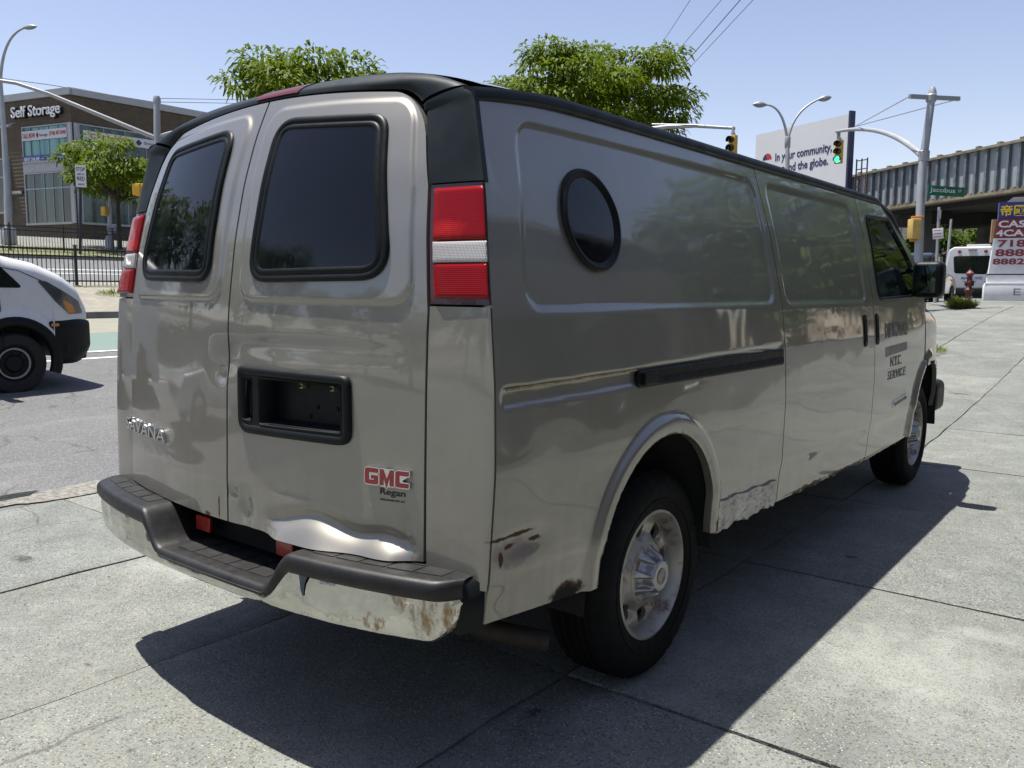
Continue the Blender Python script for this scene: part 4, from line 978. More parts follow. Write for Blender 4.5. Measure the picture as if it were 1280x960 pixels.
def tree(name, label, cat, loc, fork, cz, radii, npads, nleaf, L, Wd, seed, mat=locust, trunk_r=.16, group=None, flat=.34, droop=.5, padr=.30, lean=(0, 0)):
    r = np.random.default_rng(seed); t = thing(name, label, cat, loc, 0, group)
    rx, ry, rz = radii; pads = []; k = 0
    while len(pads) < npads and k < 5000:
        k += 1; q = r.uniform(-1, 1, 3)
        if q@q > 1: continue
        if q@q < .12 and r.uniform() < .6: continue
        c = np.array([q[0]*rx+lean[0], q[1]*ry+lean[1], cz+q[2]*rz]); pads.append((c, padr*rx*r.uniform(.6, 1.25)))
    CV, DV = [], []
    for c, pr in pads:
        n = int(nleaf/npads*(pr/(padr*rx))**2*1.1)+4; q = r.normal(size=(n, 3)); q /= np.linalg.norm(q, axis=1)[:, None]; rad = r.uniform(.25, 1, n)**.6
        p = q*rad[:, None]*np.array([pr, pr, pr*flat])+c; CV.append(p)
        d = q*np.array([1, 1, .55])+r.normal(0, .35, (n, 3))+np.array([0, 0, .1]); DV.append(d)
    V, F = leaves(np.concatenate(CV), np.concatenate(DV), L, Wd, r, droop)
    link('crown', mesh_np('crown', V, F, False), t, mat)
    fk = np.array([lean[0]*.3, lean[1]*.3, fork])
    if fork > .5:
        b = MB(); b.tube([(0, 0, -.1), (0, 0, .25), tuple(fk*np.array([.5, .5, .5])), tuple(fk)], [trunk_r*1.5, trunk_r*1.05, trunk_r*.9, trunk_r*.8], 10); b.build('trunk', bark, t)
        order = sorted(pads, key=lambda p: p[0][2])[::max(1, len(pads)//16)]
        for c, pr in order:
            b = MB(); m = fk*.45+c*.55+np.array([r.normal(0, .15*rx*.3), r.normal(0, .15*rx*.3), -.1*abs(c[2]-fork)])
            b.tube([tuple(fk), tuple(fk*.75+m*.25+np.array([0, 0, .1])), tuple(m), tuple(c*.9+m*.1), tuple(c+np.array([0, 0, pr*flat*.5]))], [trunk_r*.62, trunk_r*.5, trunk_r*.33, trunk_r*.17, trunk_r*.05], 6, cap=False); b.build('limb', bark, t)
    return t
def on(u, D, v=357, dz=0.):
    p = at(u, v, D); return (float(p[0]), float(p[1]), float(H(p[0], p[1]))+dz)
# tree behind the van, left (crown u 265-485, v 52-125+) and right (u 622-872, v 42-170+)
l1 = on(404, 28); tree('locust_tree', 'smaller feathery locust tree whose crown shows above the van roof at the left', 'tree', l1, 3.2, 7.05-l1[2]+.55, (2.95, 2.95, 1.12), 44, 6800, .28, .11, 21, group='locust trees on the median')
l2 = on(739, 36); tree('locust_tree', 'larger layered locust tree whose crown shows above the middle of the van roof', 'tree', l2, 3.5, 9.5-l2[2], (4.0, 4.0, 2.3), 66, 13500, .30, .12, 33, group='locust trees on the median', flat=.26)
l3 = on(152, 50); tree('locust_tree', 'low spreading locust tree in front of the self storage windows', 'tree', l3, 3.0, 8.2-l3[2], (3.6, 3.6, 1.85), 46, 4800, .34, .14, 5, flat=.3, trunk_r=.14, group='locust trees on the median')

# ------------------------------------------------------------------ self storage building
bo = at(97, 303, 60); bo[2] = float(H(bo[0], bo[1]))
bld = thing('storage_building', 'brown-clad two storey self storage building with teal glass corner behind the fences', 'building', tuple(bo)); bld.scale = (1, 1, .955)
sd_t = NT('brown_siding'); sd_t.set(Roughness=.75); w_ = sd_t.n('ShaderNodeTexWave'); w_.bands_direction = 'Z'; w_.inputs['Scale'].default_value = 1.1; w_.inputs['Distortion'].default_value = .3; sd_t.l(sd_t.co(), w_.inputs['Vector'])
sd_t.l(sd_t.mix(sd_t.ramp(sd_t.noise(2, 5), .3, .7), (.058, .042, .025), (.085, .063, .038)), sd_t.p.inputs['Base Color']); sd_t.bump(w_.outputs['Fac'], .8, .03); siding = sd_t.m
white_metal = M('pale_cladding', (.40, .41, .44), .5, 0, .06, 2); frame_grey = M('window_frame_grey', (.36, .38, .41), .45, .2, .06, 2)
cur_t = NT('curtained_glass'); cur_t.set(Roughness=.05, Coat_Weight=.4); cw = cur_t.noise(2.2, 2, .4, scl3=(1, 1, .02)); cur_t.l(cur_t.mix(cur_t.ramp(cw, .35, .65), (.015, .14, .145), (.11, .30, .30)), cur_t.p.inputs['Base Color']); curtain = cur_t.m
shop_t = NT('shop_glass'); shop_t.set(Roughness=.05, Coat_Weight=.4); cw = shop_t.noise(1.6, 3, .5, scl3=(1, 1, .06)); shop_t.l(shop_t.mix(shop_t.ramp(cw, .42, .62), (.004, .016, .018), (.035, .085, .08)), shop_t.p.inputs['Base Color']); shopglass = shop_t.m
dL = np.array([-.970, -.243, 0.]); nL = np.array([.243, -.970, 0.]); dR = np.array([0., 1., 0.]); nR = np.array([1., 0., 0.])
def slab_on(b, d, nrm, s0, s1, z0, z1, o0, o1):
    """box on a facade: s along it, z up, o outward"""
    P = [d*s+nrm*o+np.array([0, 0, z]) for z in (z0, z1) for o in (o0, o1) for s in (s0, s1)]
    return b.add(P, [(0, 1, 3, 2), (4, 6, 7, 5), (0, 4, 5, 1), (2, 3, 7, 6), (0, 2, 6, 4), (1, 5, 7, 3)])
Hh = 10.6
A0, A1, A2, A3 = np.zeros(3), dL*26, dL*26+np.array([-6, 34, 0]), dR*40
def poly3(P, z): return [(p[0], p[1], z) for p in P]
b = MB(); b.prism(poly3([A0, A3, A2, A1], -1.5), (0, 0, Hh+1.5)); b.build('wall', siding, bld, False)
b = MB(); slab_on(b, dL, nL, -.05, 26, Hh, Hh+.5, -.4, .10); b.build('parapet', white_metal, bld, False)
b = MB(); slab_on(b, dR, nR, .12, 40, Hh, Hh+.497, -.4, .10); b.build('parapet', white_metal, bld, False)
b = MB(); slab_on(b, dL, nL, -.06, .20, 1.3, 8.6, .02, .14); b.build('corner_post', white_metal, bld, False)
b = MB(); slab_on(b, dR, nR, .10, .36, 1.3, 8.6, .02, .13); b.build('corner_post', white_metal, bld, False)
def window_wall(d, nrm, s0, s1, z0, z1, mull, trans, gm, name='window'):
    b = MB(); slab_on(b, d, nrm, s0, s1, z0, z0+.16, .0, .16); slab_on(b, d, nrm, s0, s1, z1-.10, z1, .0, .12); slab_on(b, d, nrm, s0, s0+.10, z0+.16, z1-.10, .0, .12); slab_on(b, d, nrm, s1-.10, s1, z0+.16, z1-.10, .0, .12)
    w = b.build(name, frame_grey, bld, False); w['kind'] = 'part'; del w['kind']
    ss = [s0+.10]+mull+[s1-.10]; zz = [z0+.16]+trans+[z1-.10]
    for i in range(len(ss)-1):
        for j in range(len(zz)-1):
            b = MB(); slab_on(b, d, nrm, ss[i]+.02, ss[i+1]-.02, zz[j]+.02, zz[j+1]-.02, .0, .04+.004*((i+j) % 3)); b.build('pane', gm, w, False)
    for m in mull:
        b = MB(); slab_on(b, d, nrm, m-.025, m+.025, z0+.16, z1-.10, .045, .09); b.build('mullion', frame_grey, w, False)
    for z in trans:
        b = MB(); slab_on(b, d, nrm, s0+.10, s1-.10, z-.05, z+.05, .045, .10); b.build('transom', frame_grey, w, False)
    return w
window_wall(dL, nL, .22, 5.05, 1.25, 5.15, [1.2, 2.1, 3.0, 4.1], [3.95], shopglass)
window_wall(dL, nL, .22, 5.05, 5.85, 8.6, [1.3, 2.3, 3.3, 4.2], [], curtain)
window_wall(dR, nR, .38, 14.0, 1.25, 5.15, [2.2, 3.8, 5.4, 7.0, 8.6, 10.2, 11.8], [3.95], shopglass)
window_wall(dR, nR, .38, 14.0, 5.85, 8.6, [2.2, 3.8, 5.4, 7.0, 8.6, 10.2, 11.8], [], shopglass)
window_wall(dL, nL, 6.6, 9.5, 2.2, 6.4, [8.2], [5.0], shopglass)
for d, nrm, s0, s1 in ((dL, nL, .21, 5.10), (dR, nR, .37, 14.05)):
    b = MB(); slab_on(b, d, nrm, s0, s1, 5.17, 5.84, .0, .10); b.build('spandrel', white_metal, bld, False)
def onface(d, nrm, s_left, z0, o=.0, rev=True, slope=0.):
    """text runs left to right as seen from the street"""
    dd = -d if rev else d
    def f(x, y, dep): return (bo*0)[None, :]+d[None, :]*s_left+dd[None, :]*x[:, None]+nrm[None, :]*(o+dep)[:, None]+np.array([0, 0, 1.])[None, :]*(z0+y)[:, None]
    return f
let_white = M('white_lettering', (.80, .80, .82), .4, 0, .02); banner_white = M('banner_white', (.66, .66, .70), .6, 0, .05); banner_red = M('banner_red', (.45, .03, .05), .6); banner_blue = M('banner_blue', (.03, .07, .36), .55); navy = M('navy_print', (.02, .025, .10), .5)
text_fit('sign_letter_shadow', 'Self Storage', onface(dL, nL, 5.92, 8.98, .01), 5.20, 1.12, M('letter_shadow_navy', (.01, .012, .03), .5), bld, .22, bold=.045)  # dark copy of the letters, standing for the shadow behind them
text_fit('sign_lettering', 'Self Storage', onface(dL, nL, 5.85, 9.04, .235), 5.08, 1.05, let_white, bld, .05, bold=.012)
def banner(d, nrm, s0, s1, z0, z1, mat, name='banner', o=.12):
    b = MB(); slab_on(b, d, nrm, s0, s1, z0, z1, o, o+.02); return b.build(name, mat, bld, False)
bn = banner(dL, nL, .36, 5.0, 7.55, 8.25, banner_white)
text_fit('banner_lettering', 'CALL NOW', onface(dL, nL, 4.9, 7.72, .145), 1.3, .36, banner_red, bn, .01, bold=.02)
text_fit('banner_lettering', '(718) 457-5040', onface(dL, nL, 2.1, 7.72, .145), 1.65, .36, banner_red, bn, .01, bold=.02)
text_fit('banner_lettering', 'Storage', onface(dL, nL, 3.15, 7.72, .145), .85, .26, navy, bn, .01)
b = MB(); b.add([tuple(dL*s+nL*.146+np.array([0, 0, z])) for s, z in ((3.36, 7.66), (3.22, 7.9), (3.36, 8.16), (3.50, 7.9))], [(0, 1, 2, 3)]); b.build('banner_emblem', navy, bn, False)
bn = banner(dL, nL, .36, 5.0, 5.90, 6.42, banner_blue)
text_fit('banner_lettering', 'RENT ONLINE', onface(dL, nL, 4.85, 6.03, .145), 1.6, .27, let_white, bn, .01, bold=.02)
text_fit('banner_lettering', 'storage deals .com', onface(dL, nL, 3.1, 6.05, .145), 2.3, .20, let_white, bn, .01, bold=.0)
bn = banner(dR, nR, .70, 13.9, 7.45, 8.15, banner_white)
text_fit('banner_lettering', 'CALL NOW', onface(dR, nR, 1.2, 7.62, .145, False), 3.0, .36, banner_red, bn, .01, bold=.02)
text_fit('banner_lettering', 'Storage', onface(dR, nR, 5.2, 7.66, .145, False), 1.2, .28, navy, bn, .01)
text_fit('banner_lettering', '(718) 457-5040', onface(dR, nR, 7.2, 7.60, .145, False), 3.8, .40, navy, bn, .01, bold=.02)
b = MB(); b.add([tuple(dR*s+nR*.146+np.array([0, 0, z])) for s, z in ((4.8, 7.54), (5.05, 7.8), (4.8, 8.05), (4.55, 7.8))], [(0, 1, 2, 3)]); b.build('banner_emblem', navy, bn, False)
banner(dR, nR, .70, 13.9, 5.90, 6.5, banner_blue)
b = MB(); slab_on(b, dL, nL, 5.3, 6.5, 3.55, 4.0, .05, .12); sg = b.build('wall_sign', dark_metal, bld, False)
text_fit('wall_sign_lettering', 'PARKING', onface(dL, nL, 6.4, 3.66, .125), 1.0, .22, let_white, sg, .01)
b = MB(); b.bar(tuple(dL*5.7+nL*.02+np.array([0, 0, 9.0])), tuple(dL*5.7+nL*.9+np.array([0, 0, 8.6])), .05, .05); slab_on(b, dL, nL, 5.2, 6.2, 8.5, 8.62, .8, 1.0); b.build('wall_lamp', white_metal, bld, False)

# ------------------------------------------------------------------ fences on the median
def fence(name, label, x, y0, y1, hgt, step, post, base_off, seed=0):
    z0 = float(H(x, (y0+y1)/2))+base_off
    t = thing(name, label, 'fence', (x, y0, z0)); n = int((y1-y0)/post)
    for k in range(n+1):
        b = MB(); b.box((0, k*post, hgt/2+.02), (.07, .07, hgt+.14)); b.box((0, k*post, hgt+.11), (.09, .09, .03)); b.build('post', dark_metal, t, False)
    for z in (.13, hgt-.22, hgt-.03):
        for k in range(n):
            b = MB(); b.box((0, (k+.5)*post, z), (.04, post-.07, .045)); b.build('rail', dark_metal, t, False)
    b = MB(); m = int((y1-y0)/step)
    for k in range(m): b.box((0, (k+.5)*step, hgt/2), (.020, .020, hgt+.05))
    b.build('picket', dark_metal, t, False, kind='stuff')
    return t
fence('iron_fence', 'nearer black iron picket fence standing on the sandy median strip', -23.6, -16, 34, 1.08, .125, 2.4, .11)
fence('iron_fence', 'farther black iron picket fence standing on the verge across the boulevard', -43.5, -20, 34, 1.2, .14, 2.6, .12)
# ================================================================== STREET FURNITURE
def pole_tube(pts, rads, name, parent, mat=pole_grey, n=12):
    b = MB(); b.tube(pts, rads, n); return b.build(name, mat, parent)
def curve3(p0, p1, p2, n=14):
    p0, p1, p2 = Vector(p0), Vector(p1), Vector(p2); return [tuple(p0*(1-t)**2+p1*2*t*(1-t)+p2*t*t) for t in np.linspace(0, 1, n)]
lens_off = M('dark_lens', (.010, .010, .012), .2, 0, .1); lens_green = M('green_lens_lit', (.02, .5, .22), .3, 0, .05, emit=(.05, 1.0, .42, 1.6))
def signal_head(parent, p, face, lit=None, s=1.0):
    """three lens yellow head centred at p (local), looking along angle face"""
    h = link('signal_head', None, parent); h.location = p; h.rotation_euler = (0, 0, face); h.scale = (s, s, s)
    b = MB(); b.box((0, .10, 0), (.33, .20, 1.02)); b.build('housing', yellow_paint, h, bevel=.03)
    for k, nm in enumerate(('red', 'amber', 'green')):
        z = .33-.33*k
        b = MB(); b.lathe([(.0001, -.005), (.125, -.005), (.135, .0)], (0, 0, z), 'Y', 20); b.build('lens', lens_green if lit == nm else lens_off, h)
        V = []; n = 14
        for yy in (.0, -.20):
            for i in range(n+1):
                a = math.pi*(-.15)+math.pi*1.3*i/n; V.append((.145*math.cos(a), yy, z+.145*math.sin(a)-(0 if yy == 0 else .01)))
        F = [(i, i+1, n+2+i, n+1+i) for i in range(n)]
        link('visor', mesh_np('visor', V, F), h, lens_off if False else M('visor_black', (.012, .012, .012), .5) if k == 0 else bpy.data.materials['visor_black'])
    b = MB(); b.box((0, .1, .56), (.12, .12, .10)); b.tube([(0, .1, .58), (0, .1, .85)], .035, 8); b.build('hanger', metal_grey, h)
    return h
def face_to_cam(p): return math.atan2(CAM[1]-p[1], CAM[0]-p[0])+math.pi/2
# --- corner pole with the green street sign and green light (right)
jb = on(1147, 19); J = thing('signal_pole', 'grey corner pole with cross bar, green street sign and lit green light on its arm', 'traffic light', jb)
def loc(root, u, v, D): p = at(u, v, D)-np.array(root); return tuple(map(float, p))
top = loc(jb, 1165.5, 116, 19.0); mid = loc(jb, 1152, 215, 19)
pole_tube([(0, 0, -.05), (0, 0, .5), mid, top], [.12, .098, .09, .08], 'pole', J)
b = MB(); b.lathe([(.20, 0), (.20, .28), (.14, .36), (.125, .40)], (0, 0, 0), 'Z', 16); b.build('pole_base', pole_grey, J)
b = MB(); b.lathe([(.0, .13), (.05, .12), (.08, .05), (.095, -.06)], top, 'Z', 12); b.build('finial', pole_grey, J)
cb0, cb1 = loc(jb, 1137, 120.5, 18.8), loc(jb, 1199, 123.5, 19.3); cl = loc(jb, 1163, 122, 19)
b = MB(); b.bar(cb0, cb1, .07, .09); b.build('cross_bar', pole_grey, J)
b = MB(); b.lathe([(.10, -.09), (.115, -.07), (.115, .05), (.10, .07)], loc(jb, 1164, 122, 19), 'Z', 14); b.build('collar', pole_grey, J)
ac = loc(jb, 1155, 195, 19); b = MB(); b.lathe([(.10, -.12), (.118, -.1), (.118, .1), (.10, .12)], ac, 'Z', 14); b.build('collar', pole_grey, J)
arm = curve3(loc(jb, 1152, 194, 19), loc(jb, 1108, 152, 23.5), loc(jb, 1046, 164.5, 27.5), 20)
pole_tube(arm, list(np.linspace(.075, .05, 20)), 'mast_arm', J)
ar = loc(jb, 1068, 158.5, 26)
b = MB(); b.tube([cb0, ar], .012, 5); b.build('guy_wire', metal_grey, J); b = MB(); b.tube([cb1, ar], .012, 5); b.build('guy_wire', metal_grey, J)
sp = loc(jb, 1047.5, 189.5, 27.4); hd = signal_head(J, sp, face_to_cam(at(1047, 190, 27.4))-R_(22), 'green', .74)
b = MB(); b.tube([loc(jb, 1047.5, 164, 27.5), loc(jb, 1047.5, 176, 27.5)], .04, 8); b.build('drop_pipe', metal_grey, J)
pb = loc(jb, 1143, 286, 18.9); b = MB(); b.box(pb, (.21, .24, .44), face_to_cam(at(1143, 286, 19))+.5); ps = b.build('pedestrian_signal', M('faded_yellow', (.62, .42, .12), .5, 0, .15, 6), J, bevel=.025)
for dz in (-.25, .25):
    q = loc(jb, 1146, 286, 19); b = MB(); b.box((q[0], q[1], q[2]+dz), (.26, .16, .06), .3); b.build('bracket', M('orange_bracket', (.55, .22, .04), .5), ps, bevel=.01)
sg0 = at(1160, 237.5, 18.78); sg1 = at(1205, 240, 19.2)
vx = (sg1-sg0); Ls = float(np.hypot(vx[0], vx[1])); ang = math.atan2(vx[1], vx[0])
sgn_ = link('street_sign', None, J); sgn_.location = tuple(sg0-np.array(jb)); sgn_.rotation_euler = (0, 0, ang)
b = MB(); b.box((Ls/2, 0, 0), (Ls, .02, .215)); b.build('sign_blade', M('street_sign_green', (.01, .16, .085), .4, 0, .06), sgn_, bevel=.004)
text_fit('sign_lettering', 'Jacobus', lambda x, y, d: np.stack([.04+x, -.0125-d, -.065+y], -1), Ls*.70, .135, let_white, sgn_, .003, bold=.012)
text_fit('sign_lettering', 'ST', lambda x, y, d: np.stack([Ls*.82+x, -.0125-d, -.01+y], -1), Ls*.10, .065, let_white, sgn_, .003)
# --- second signal on a horizontal arm
s2b = on(800, 29); S2 = thing('signal_pole', 'signal pole with a straight horizontal arm and yellow light rising just above the van roof', 'traffic light', s2b)
pole_tube([(0, 0, -.05), (0, 0, 3), loc(s2b, 800, 158, 29)], [.17, .14, .12], 'pole', S2)
pole_tube([loc(s2b, 800, 163, 29), loc(s2b, 835, 158.5, 28.8), loc(s2b, 870, 157.5, 28.5), loc(s2b, 919, 160.5, 28)], [.09, .075, .06, .05], 'mast_arm', S2)
b = MB(); b.tube([loc(s2b, 815, 155, 29), loc(s2b, 872, 156.0, 28.4)], .02, 6); b.build('arm_stay', metal_grey, S2)
b = MB(); b.tube([loc(s2b, 917, 159, 28), loc(s2b, 915.5, 172, 28)], .05, 8); b.build('drop_pipe', metal_grey, S2)
signal_head(S2, loc(s2b, 914, 185, 28), face_to_cam(at(914, 185, 28))-R_(38), None, .82)
# --- double street lamp
lb = on(981, 36); LP = thing('street_lamp', 'tall double-armed street lamp standing before the white billboard', 'street lamp', lb)
spl = loc(lb, 984.5, 178, 36)
pole_tube([(0, 0, -.05), (0, 0, 2.5), spl], [.14, .11, .085], 'pole', LP)
pole_tube(curve3(spl, loc(lb, 980, 132, 36), loc(lb, 958, 131, 36), 12), list(np.linspace(.06, .04, 12)), 'lamp_arm', LP)
pole_tube(curve3(spl, loc(lb, 990, 138, 36), loc(lb, 1024, 124, 36), 12), list(np.linspace(.06, .04, 12)), 'lamp_arm', LP)
def cobra(root, pa, pb_, par):
    a, b_ = Vector(pa), Vector(pb_); b = MB(); d = (b_-a); n = 7; pts = [a+d*k/(n-1) for k in range(n)]
    b.tube([tuple(p) for p in pts], [.05, .09, .12, .13, .12, .09, .03], 10); o = b.build('lamp_head', M('lamp_head_grey', (.32, .33, .35), .5, .3), par); return o
cobra(lb, loc(lb, 958, 131, 36), loc(lb, 941, 130.5, 36), LP); cobra(lb, loc(lb, 1023, 124.5, 36), loc(lb, 1039, 121.5, 36), LP)
b = MB(); b.lathe([(.10, -.25), (.12, -.2), (.12, .2), (.10, .25)], spl, 'Z', 12); b.build('collar', pole_grey, LP)
# --- left lamp and the left signal mast
lb = on(12, 46, 320, .05); LL = thing('street_lamp', 'single-armed street lamp curving over the fence at the left edge of the picture', 'street lamp', lb)
t0 = loc(lb, 0.5, 100, 46)
pole_tube([(0, 0, -.05), loc(lb, 9, 230, 46), t0], [.22, .17, .10], 'pole', LL)
b = MB(); b.box((0, 0, .45), (.62, .62, .9)); b.build('pole_base', metal_grey, LL, bevel=.06)
pole_tube(curve3(t0, loc(lb, 3, 45, 46), loc(lb, 30, 35, 46), 14), list(np.linspace(.09, .05, 14)), 'lamp_arm', LL)
cobra(lb, loc(lb, 29, 35, 46), loc(lb, 46, 33, 46), LL)
mb_ = on(197.5, 28, 350, .11); SM = thing('signal_pole', 'grey signal pole at the van left rear corner with a long sloping mast arm', 'traffic light', mb_)
pole_tube([(0, 0, -.05), loc(mb_, 196.5, 190, 28), loc(mb_, 196, 121, 28)], [.14, .115, .10], 'pole', SM)
b = MB(); b.lathe([(.0, .12), (.09, .1), (.125, 0), (.125, -.12), (.105, -.14)], loc(mb_, 196, 124, 28), 'Z', 12); b.build('finial', pole_grey, SM)
pole_tube([loc(mb_, 195, 172.5, 28), loc(mb_, 130, 146, 27.5), loc(mb_, 60, 117, 27), loc(mb_, 20, 104, 26.7), loc(mb_, -40, 95, 26.2)], [.075, .07, .06, .055, .05], 'mast_arm', SM)
b = MB(); b.tube([loc(mb_, 195, 128, 28), loc(mb_, 62, 106, 27), loc(mb_, 0, 97.5, 26.6), loc(mb_, -40, 92, 26.3)], .014, 5); b.build('guy_wire', metal_grey, SM)
pole_tube([loc(mb_, 196, 171, 28), loc(mb_, 216, 165, 27.9)], [.06, .05], 'side_bracket', SM)
for u in (173, 183):
    b = MB(); b.box(loc(mb_, u, 237, 27.8), (.30, .26, .38), .4); b.build('pedestrian_signal', yellow_paint, SM, bevel=.03)
b = MB(); b.tube([loc(mb_, 175, 229, 27.8), loc(mb_, 196, 228, 28)], .03, 6); b.build('bracket', dark_metal, SM)
# --- STOP HERE ON RED sign, far pole with yellow box and blue sign, cabinet
sb = on(101, 44, 330, .1); SG = thing('stop_sign_board', 'white rectangular STOP HERE ON RED sign on a black post', 'sign', sb)
pole_tube([(0, 0, -.05), loc(sb, 100.5, 210, 44)], [.08, .08], 'post', SG, dark_metal, 8)
c = at(101, 220.5, 43.9)-np.array(sb); fa = face_to_cam(at(101, 220, 44)); bd = link('sign_board', None, SG); bd.location = tuple(c); bd.rotation_euler = (0, 0, fa)
b = MB(); b.box((0, -.06, 0), (.50, .03, 1.12)); b.build('board', let_white, bd, bevel=.01)
for tx, z, h, w in (('STOP', .26, .20, .40), ('HERE ON', .06, .09, .34), ('RED', -.22, .20, .36), ('ARROW', -.46, .09, .30)):
    text_fit('sign_lettering', tx, lambda x, y, d, z=z, w=w: np.stack([-w/2+x, -.077-d, z+y], -1), w, h, M('sign_black', (.02, .02, .03), .5) if z == .26 else bpy.data.materials['sign_black'], bd, .003, bold=.02)
fb_ = on(137.5, 50, 315, .08); FP = thing('signal_pole', 'slim far pole by the storage building with a small yellow box and blue arrow sign', 'traffic light', fb_)
pole_tube([(0, 0, -.05), loc(fb_, 137.5, 205, 50)], [.12, .08], 'pole', FP, pole_grey, 8)
b = MB(); b.lathe([(.28, 0), (.24, .6), (.14, .75)], (0, 0, 0), 'Z', 10); b.build('pole_base', pole_grey, FP)
b = MB(); b.box(loc(fb_, 131, 264, 49.9), (.34, .3, .52), .3); b.build('pedestrian_signal', yellow_paint, FP, bevel=.03)
c = at(139.5, 286, 49.8)-np.array(fb_); bd = link('sign_board', None, FP); bd.location = tuple(c); bd.rotation_euler = (0, 0, face_to_cam(at(139, 286, 50)))
b = MB(); b.box((0, 0, 0), (.50, .03, .42)); b.build('board', M('sign_blue_white', (.45, .48, .62), .5), bd)
text_fit('sign_lettering', 'ONE WAY', lambda x, y, d: np.stack([-.21+x, -.018-d, -.06+y], -1), .42, .14, navy, bd, .003, bold=.02)
# --- parking sign pole near the corner, far slim pole
kb = on(1170, 24); KP = thing('parking_sign', 'white parking regulation sign on a thin drive-rail post beside the bus', 'sign', kb)
pole_tube([(0, 0, -.05), loc(kb, 1174, 259, 24)], [.05, .04], 'post', KP, metal_grey, 8)
c = at(1172.5, 292, 23.9)-np.array(kb); bd = link('sign_board', None, KP); bd.location = tuple(c); bd.rotation_euler = (0, R_(-5), face_to_cam(at(1172, 292, 24)))
b = MB(); b.box((0, 0, 0), (.27, .012, .30)); b.build('board', let_white, bd, bevel=.003)
for z in (-.09, .0, .09): b = MB(); b.box((-.02, -.009, z), (.19, .004, .02)); b.build('print_line', banner_red, bd, False)
c2 = loc(kb, 1174, 268, 23.95); b = MB(); b.box(c2, (.10, .01, .24), face_to_cam(at(1172, 292, 24))); b.build('marker_plate', metal_grey, KP)
pb_ = on(1181, 46); LPo = thing('utility_post', 'leaning slim grey post beyond the bus under the bridge', 'post', pb_)
pole_tube([(0, 0, -.05), loc(pb_, 1189, 274, 46)], [.09, .06], 'pole', LPo, metal_grey, 8)

# ------------------------------------------------------------------ billboard
ba, bb_ = at(942, 250, 57), at(1057, 250, 50); bv = bb_-ba; Lb = float(np.hypot(bv[0], bv[1])); bang = math.atan2(bv[1], bv[0])
bz = float(H(ba[0], ba[1]))
BB = thing('billboard', 'white advertising billboard with a red and navy half disc and navy lettering', 'billboard', (float(ba[0]), float(ba[1]), bz), bang)
zt_, zb_ = float(at(1000, 158, 53.4)[2])-bz, 4.2
b = MB(); b.box((Lb/2, .12, (zt_+zb_)/2), (Lb, .24, zt_-zb_)); b.build('panel', M('billboard_white', (.70, .70, .73), .5, 0, .03, .5), BB, False)
for q in (.15, .5, .85): b = MB(); b.tube([(Lb*q, .5, 0), (Lb*q, .5, zt_-.5)], .16, 10); b.build('post', dark_metal, BB)
b = MB(); b.box((Lb+.08, .1, (zt_+zb_)/2), (.14, .4, zt_-zb_+.3)); b.build('edge_frame', M('navy_frame', (.02, .025, .07), .5), BB, False)
def bpos(u, v): # point on the panel seen at pixel u, v
    d = _f+_r*(u-640)/FPX-_u*(v-480)/FPX; n = np.array([-math.sin(bang), math.cos(bang), 0]); t = float(((ba-CAM)@n)/(d@n)); p = CAM+d*t-np.array([ba[0], ba[1], bz])
    return float(p[0]*math.cos(bang)+p[1]*math.sin(bang)), float(p[2])
for tx, l, r, v0, v1, in (('In your community,', (969, 202), (1039.5, 197), 14.5, 0), ('around the globe.', (969, 217), (1035, 211), 14.5, 0)):
    x0, z0 = bpos(*l); x1, z1 = bpos(*r); hh = abs(bpos(969, 190)[1]-bpos(969, 203)[1])
    sl_ = (z1-z0)/(x1-x0)
    text_fit('billboard_lettering', tx, lambda x, y, d, x0=x0, z0=z0: np.stack([x0+x, -.004-d, z0-hh*.22+y], -1), x1-x0, hh, navy, BB, .01, bold=.022)
cx_, cz_ = bpos(959, 200); rr_ = .42
for nm, a0, a1, mt in (('logo_half', math.pi*.0, math.pi*.62, banner_red), ('logo_half', math.pi*.62, math.pi, navy)):
    pts = [(cx_, -.006, cz_)]+[(cx_+rr_*math.cos(a), -.006, cz_+rr_*math.sin(a)) for a in np.linspace(a0, a1, 14)]
    b = MB(); b.prism(pts, (0, .004, 0)); b.build(nm, mt, BB, False)
b = MB()
for k in range(5): b.bar((Lb+.3, .4, zb_+2.0+k*.5), (Lb+1.1, .4, zb_+2.0+k*.5), .05, .05)
for x in (Lb+.32, Lb+.7, Lb+1.1): b.bar((x, .4, zb_-4), (x, .4, zb_+4.1), .06, .06)
b.build('access_ladder', M('rusty_frame', (.11, .06, .06), .7), BB, False)

# ------------------------------------------------------------------ railway bridge
gz0, gz1 = 6.75, 9.15
bd0 = at(1280, 200, 44); BR = thing('railway_bridge', 'grey riveted plate girder railway bridge crossing above the street', 'bridge', (float(bd0[0]), float(bd0[1]), 0.), 0)
ub = np.array([-.766, .643, 0.]); nb = np.array([-.643, -.766, 0.])         # along, towards the camera
gird = NT('weathered_girder'); gird.set(Roughness=.6); gird.l(gird.mix(gird.ramp(gird.noise(3, 6, .7, scl3=(1, 1, .15)), .35, .7), (.24, .275, .31), (.13, .14, .15)), gird.p.inputs['Base Color'])
gird.l(gird.mix(gird.ramp(gird.noise(1.2, 6, .75), .62, .74), gird.mix(gird.ramp(gird.noise(3, 6, .7, scl3=(1, 1, .15)), .35, .7), (.30, .35, .40), (.20, .22, .235)), (.14, .08, .045)), gird.p.inputs['Base Color']); gird = gird.m
flange = M('rusty_flange', (.22, .18, .12), .8, 0, .35, 2, col2=(.32, .29, .20)); deck = M('dark_deck', (.012, .012, .012), .9, 0, .3, 2)  # deck colour near black, for the bridge's dark underside
stiff = M('stiffener_steel', (.14, .16, .18), .65, 0, .35, 3)
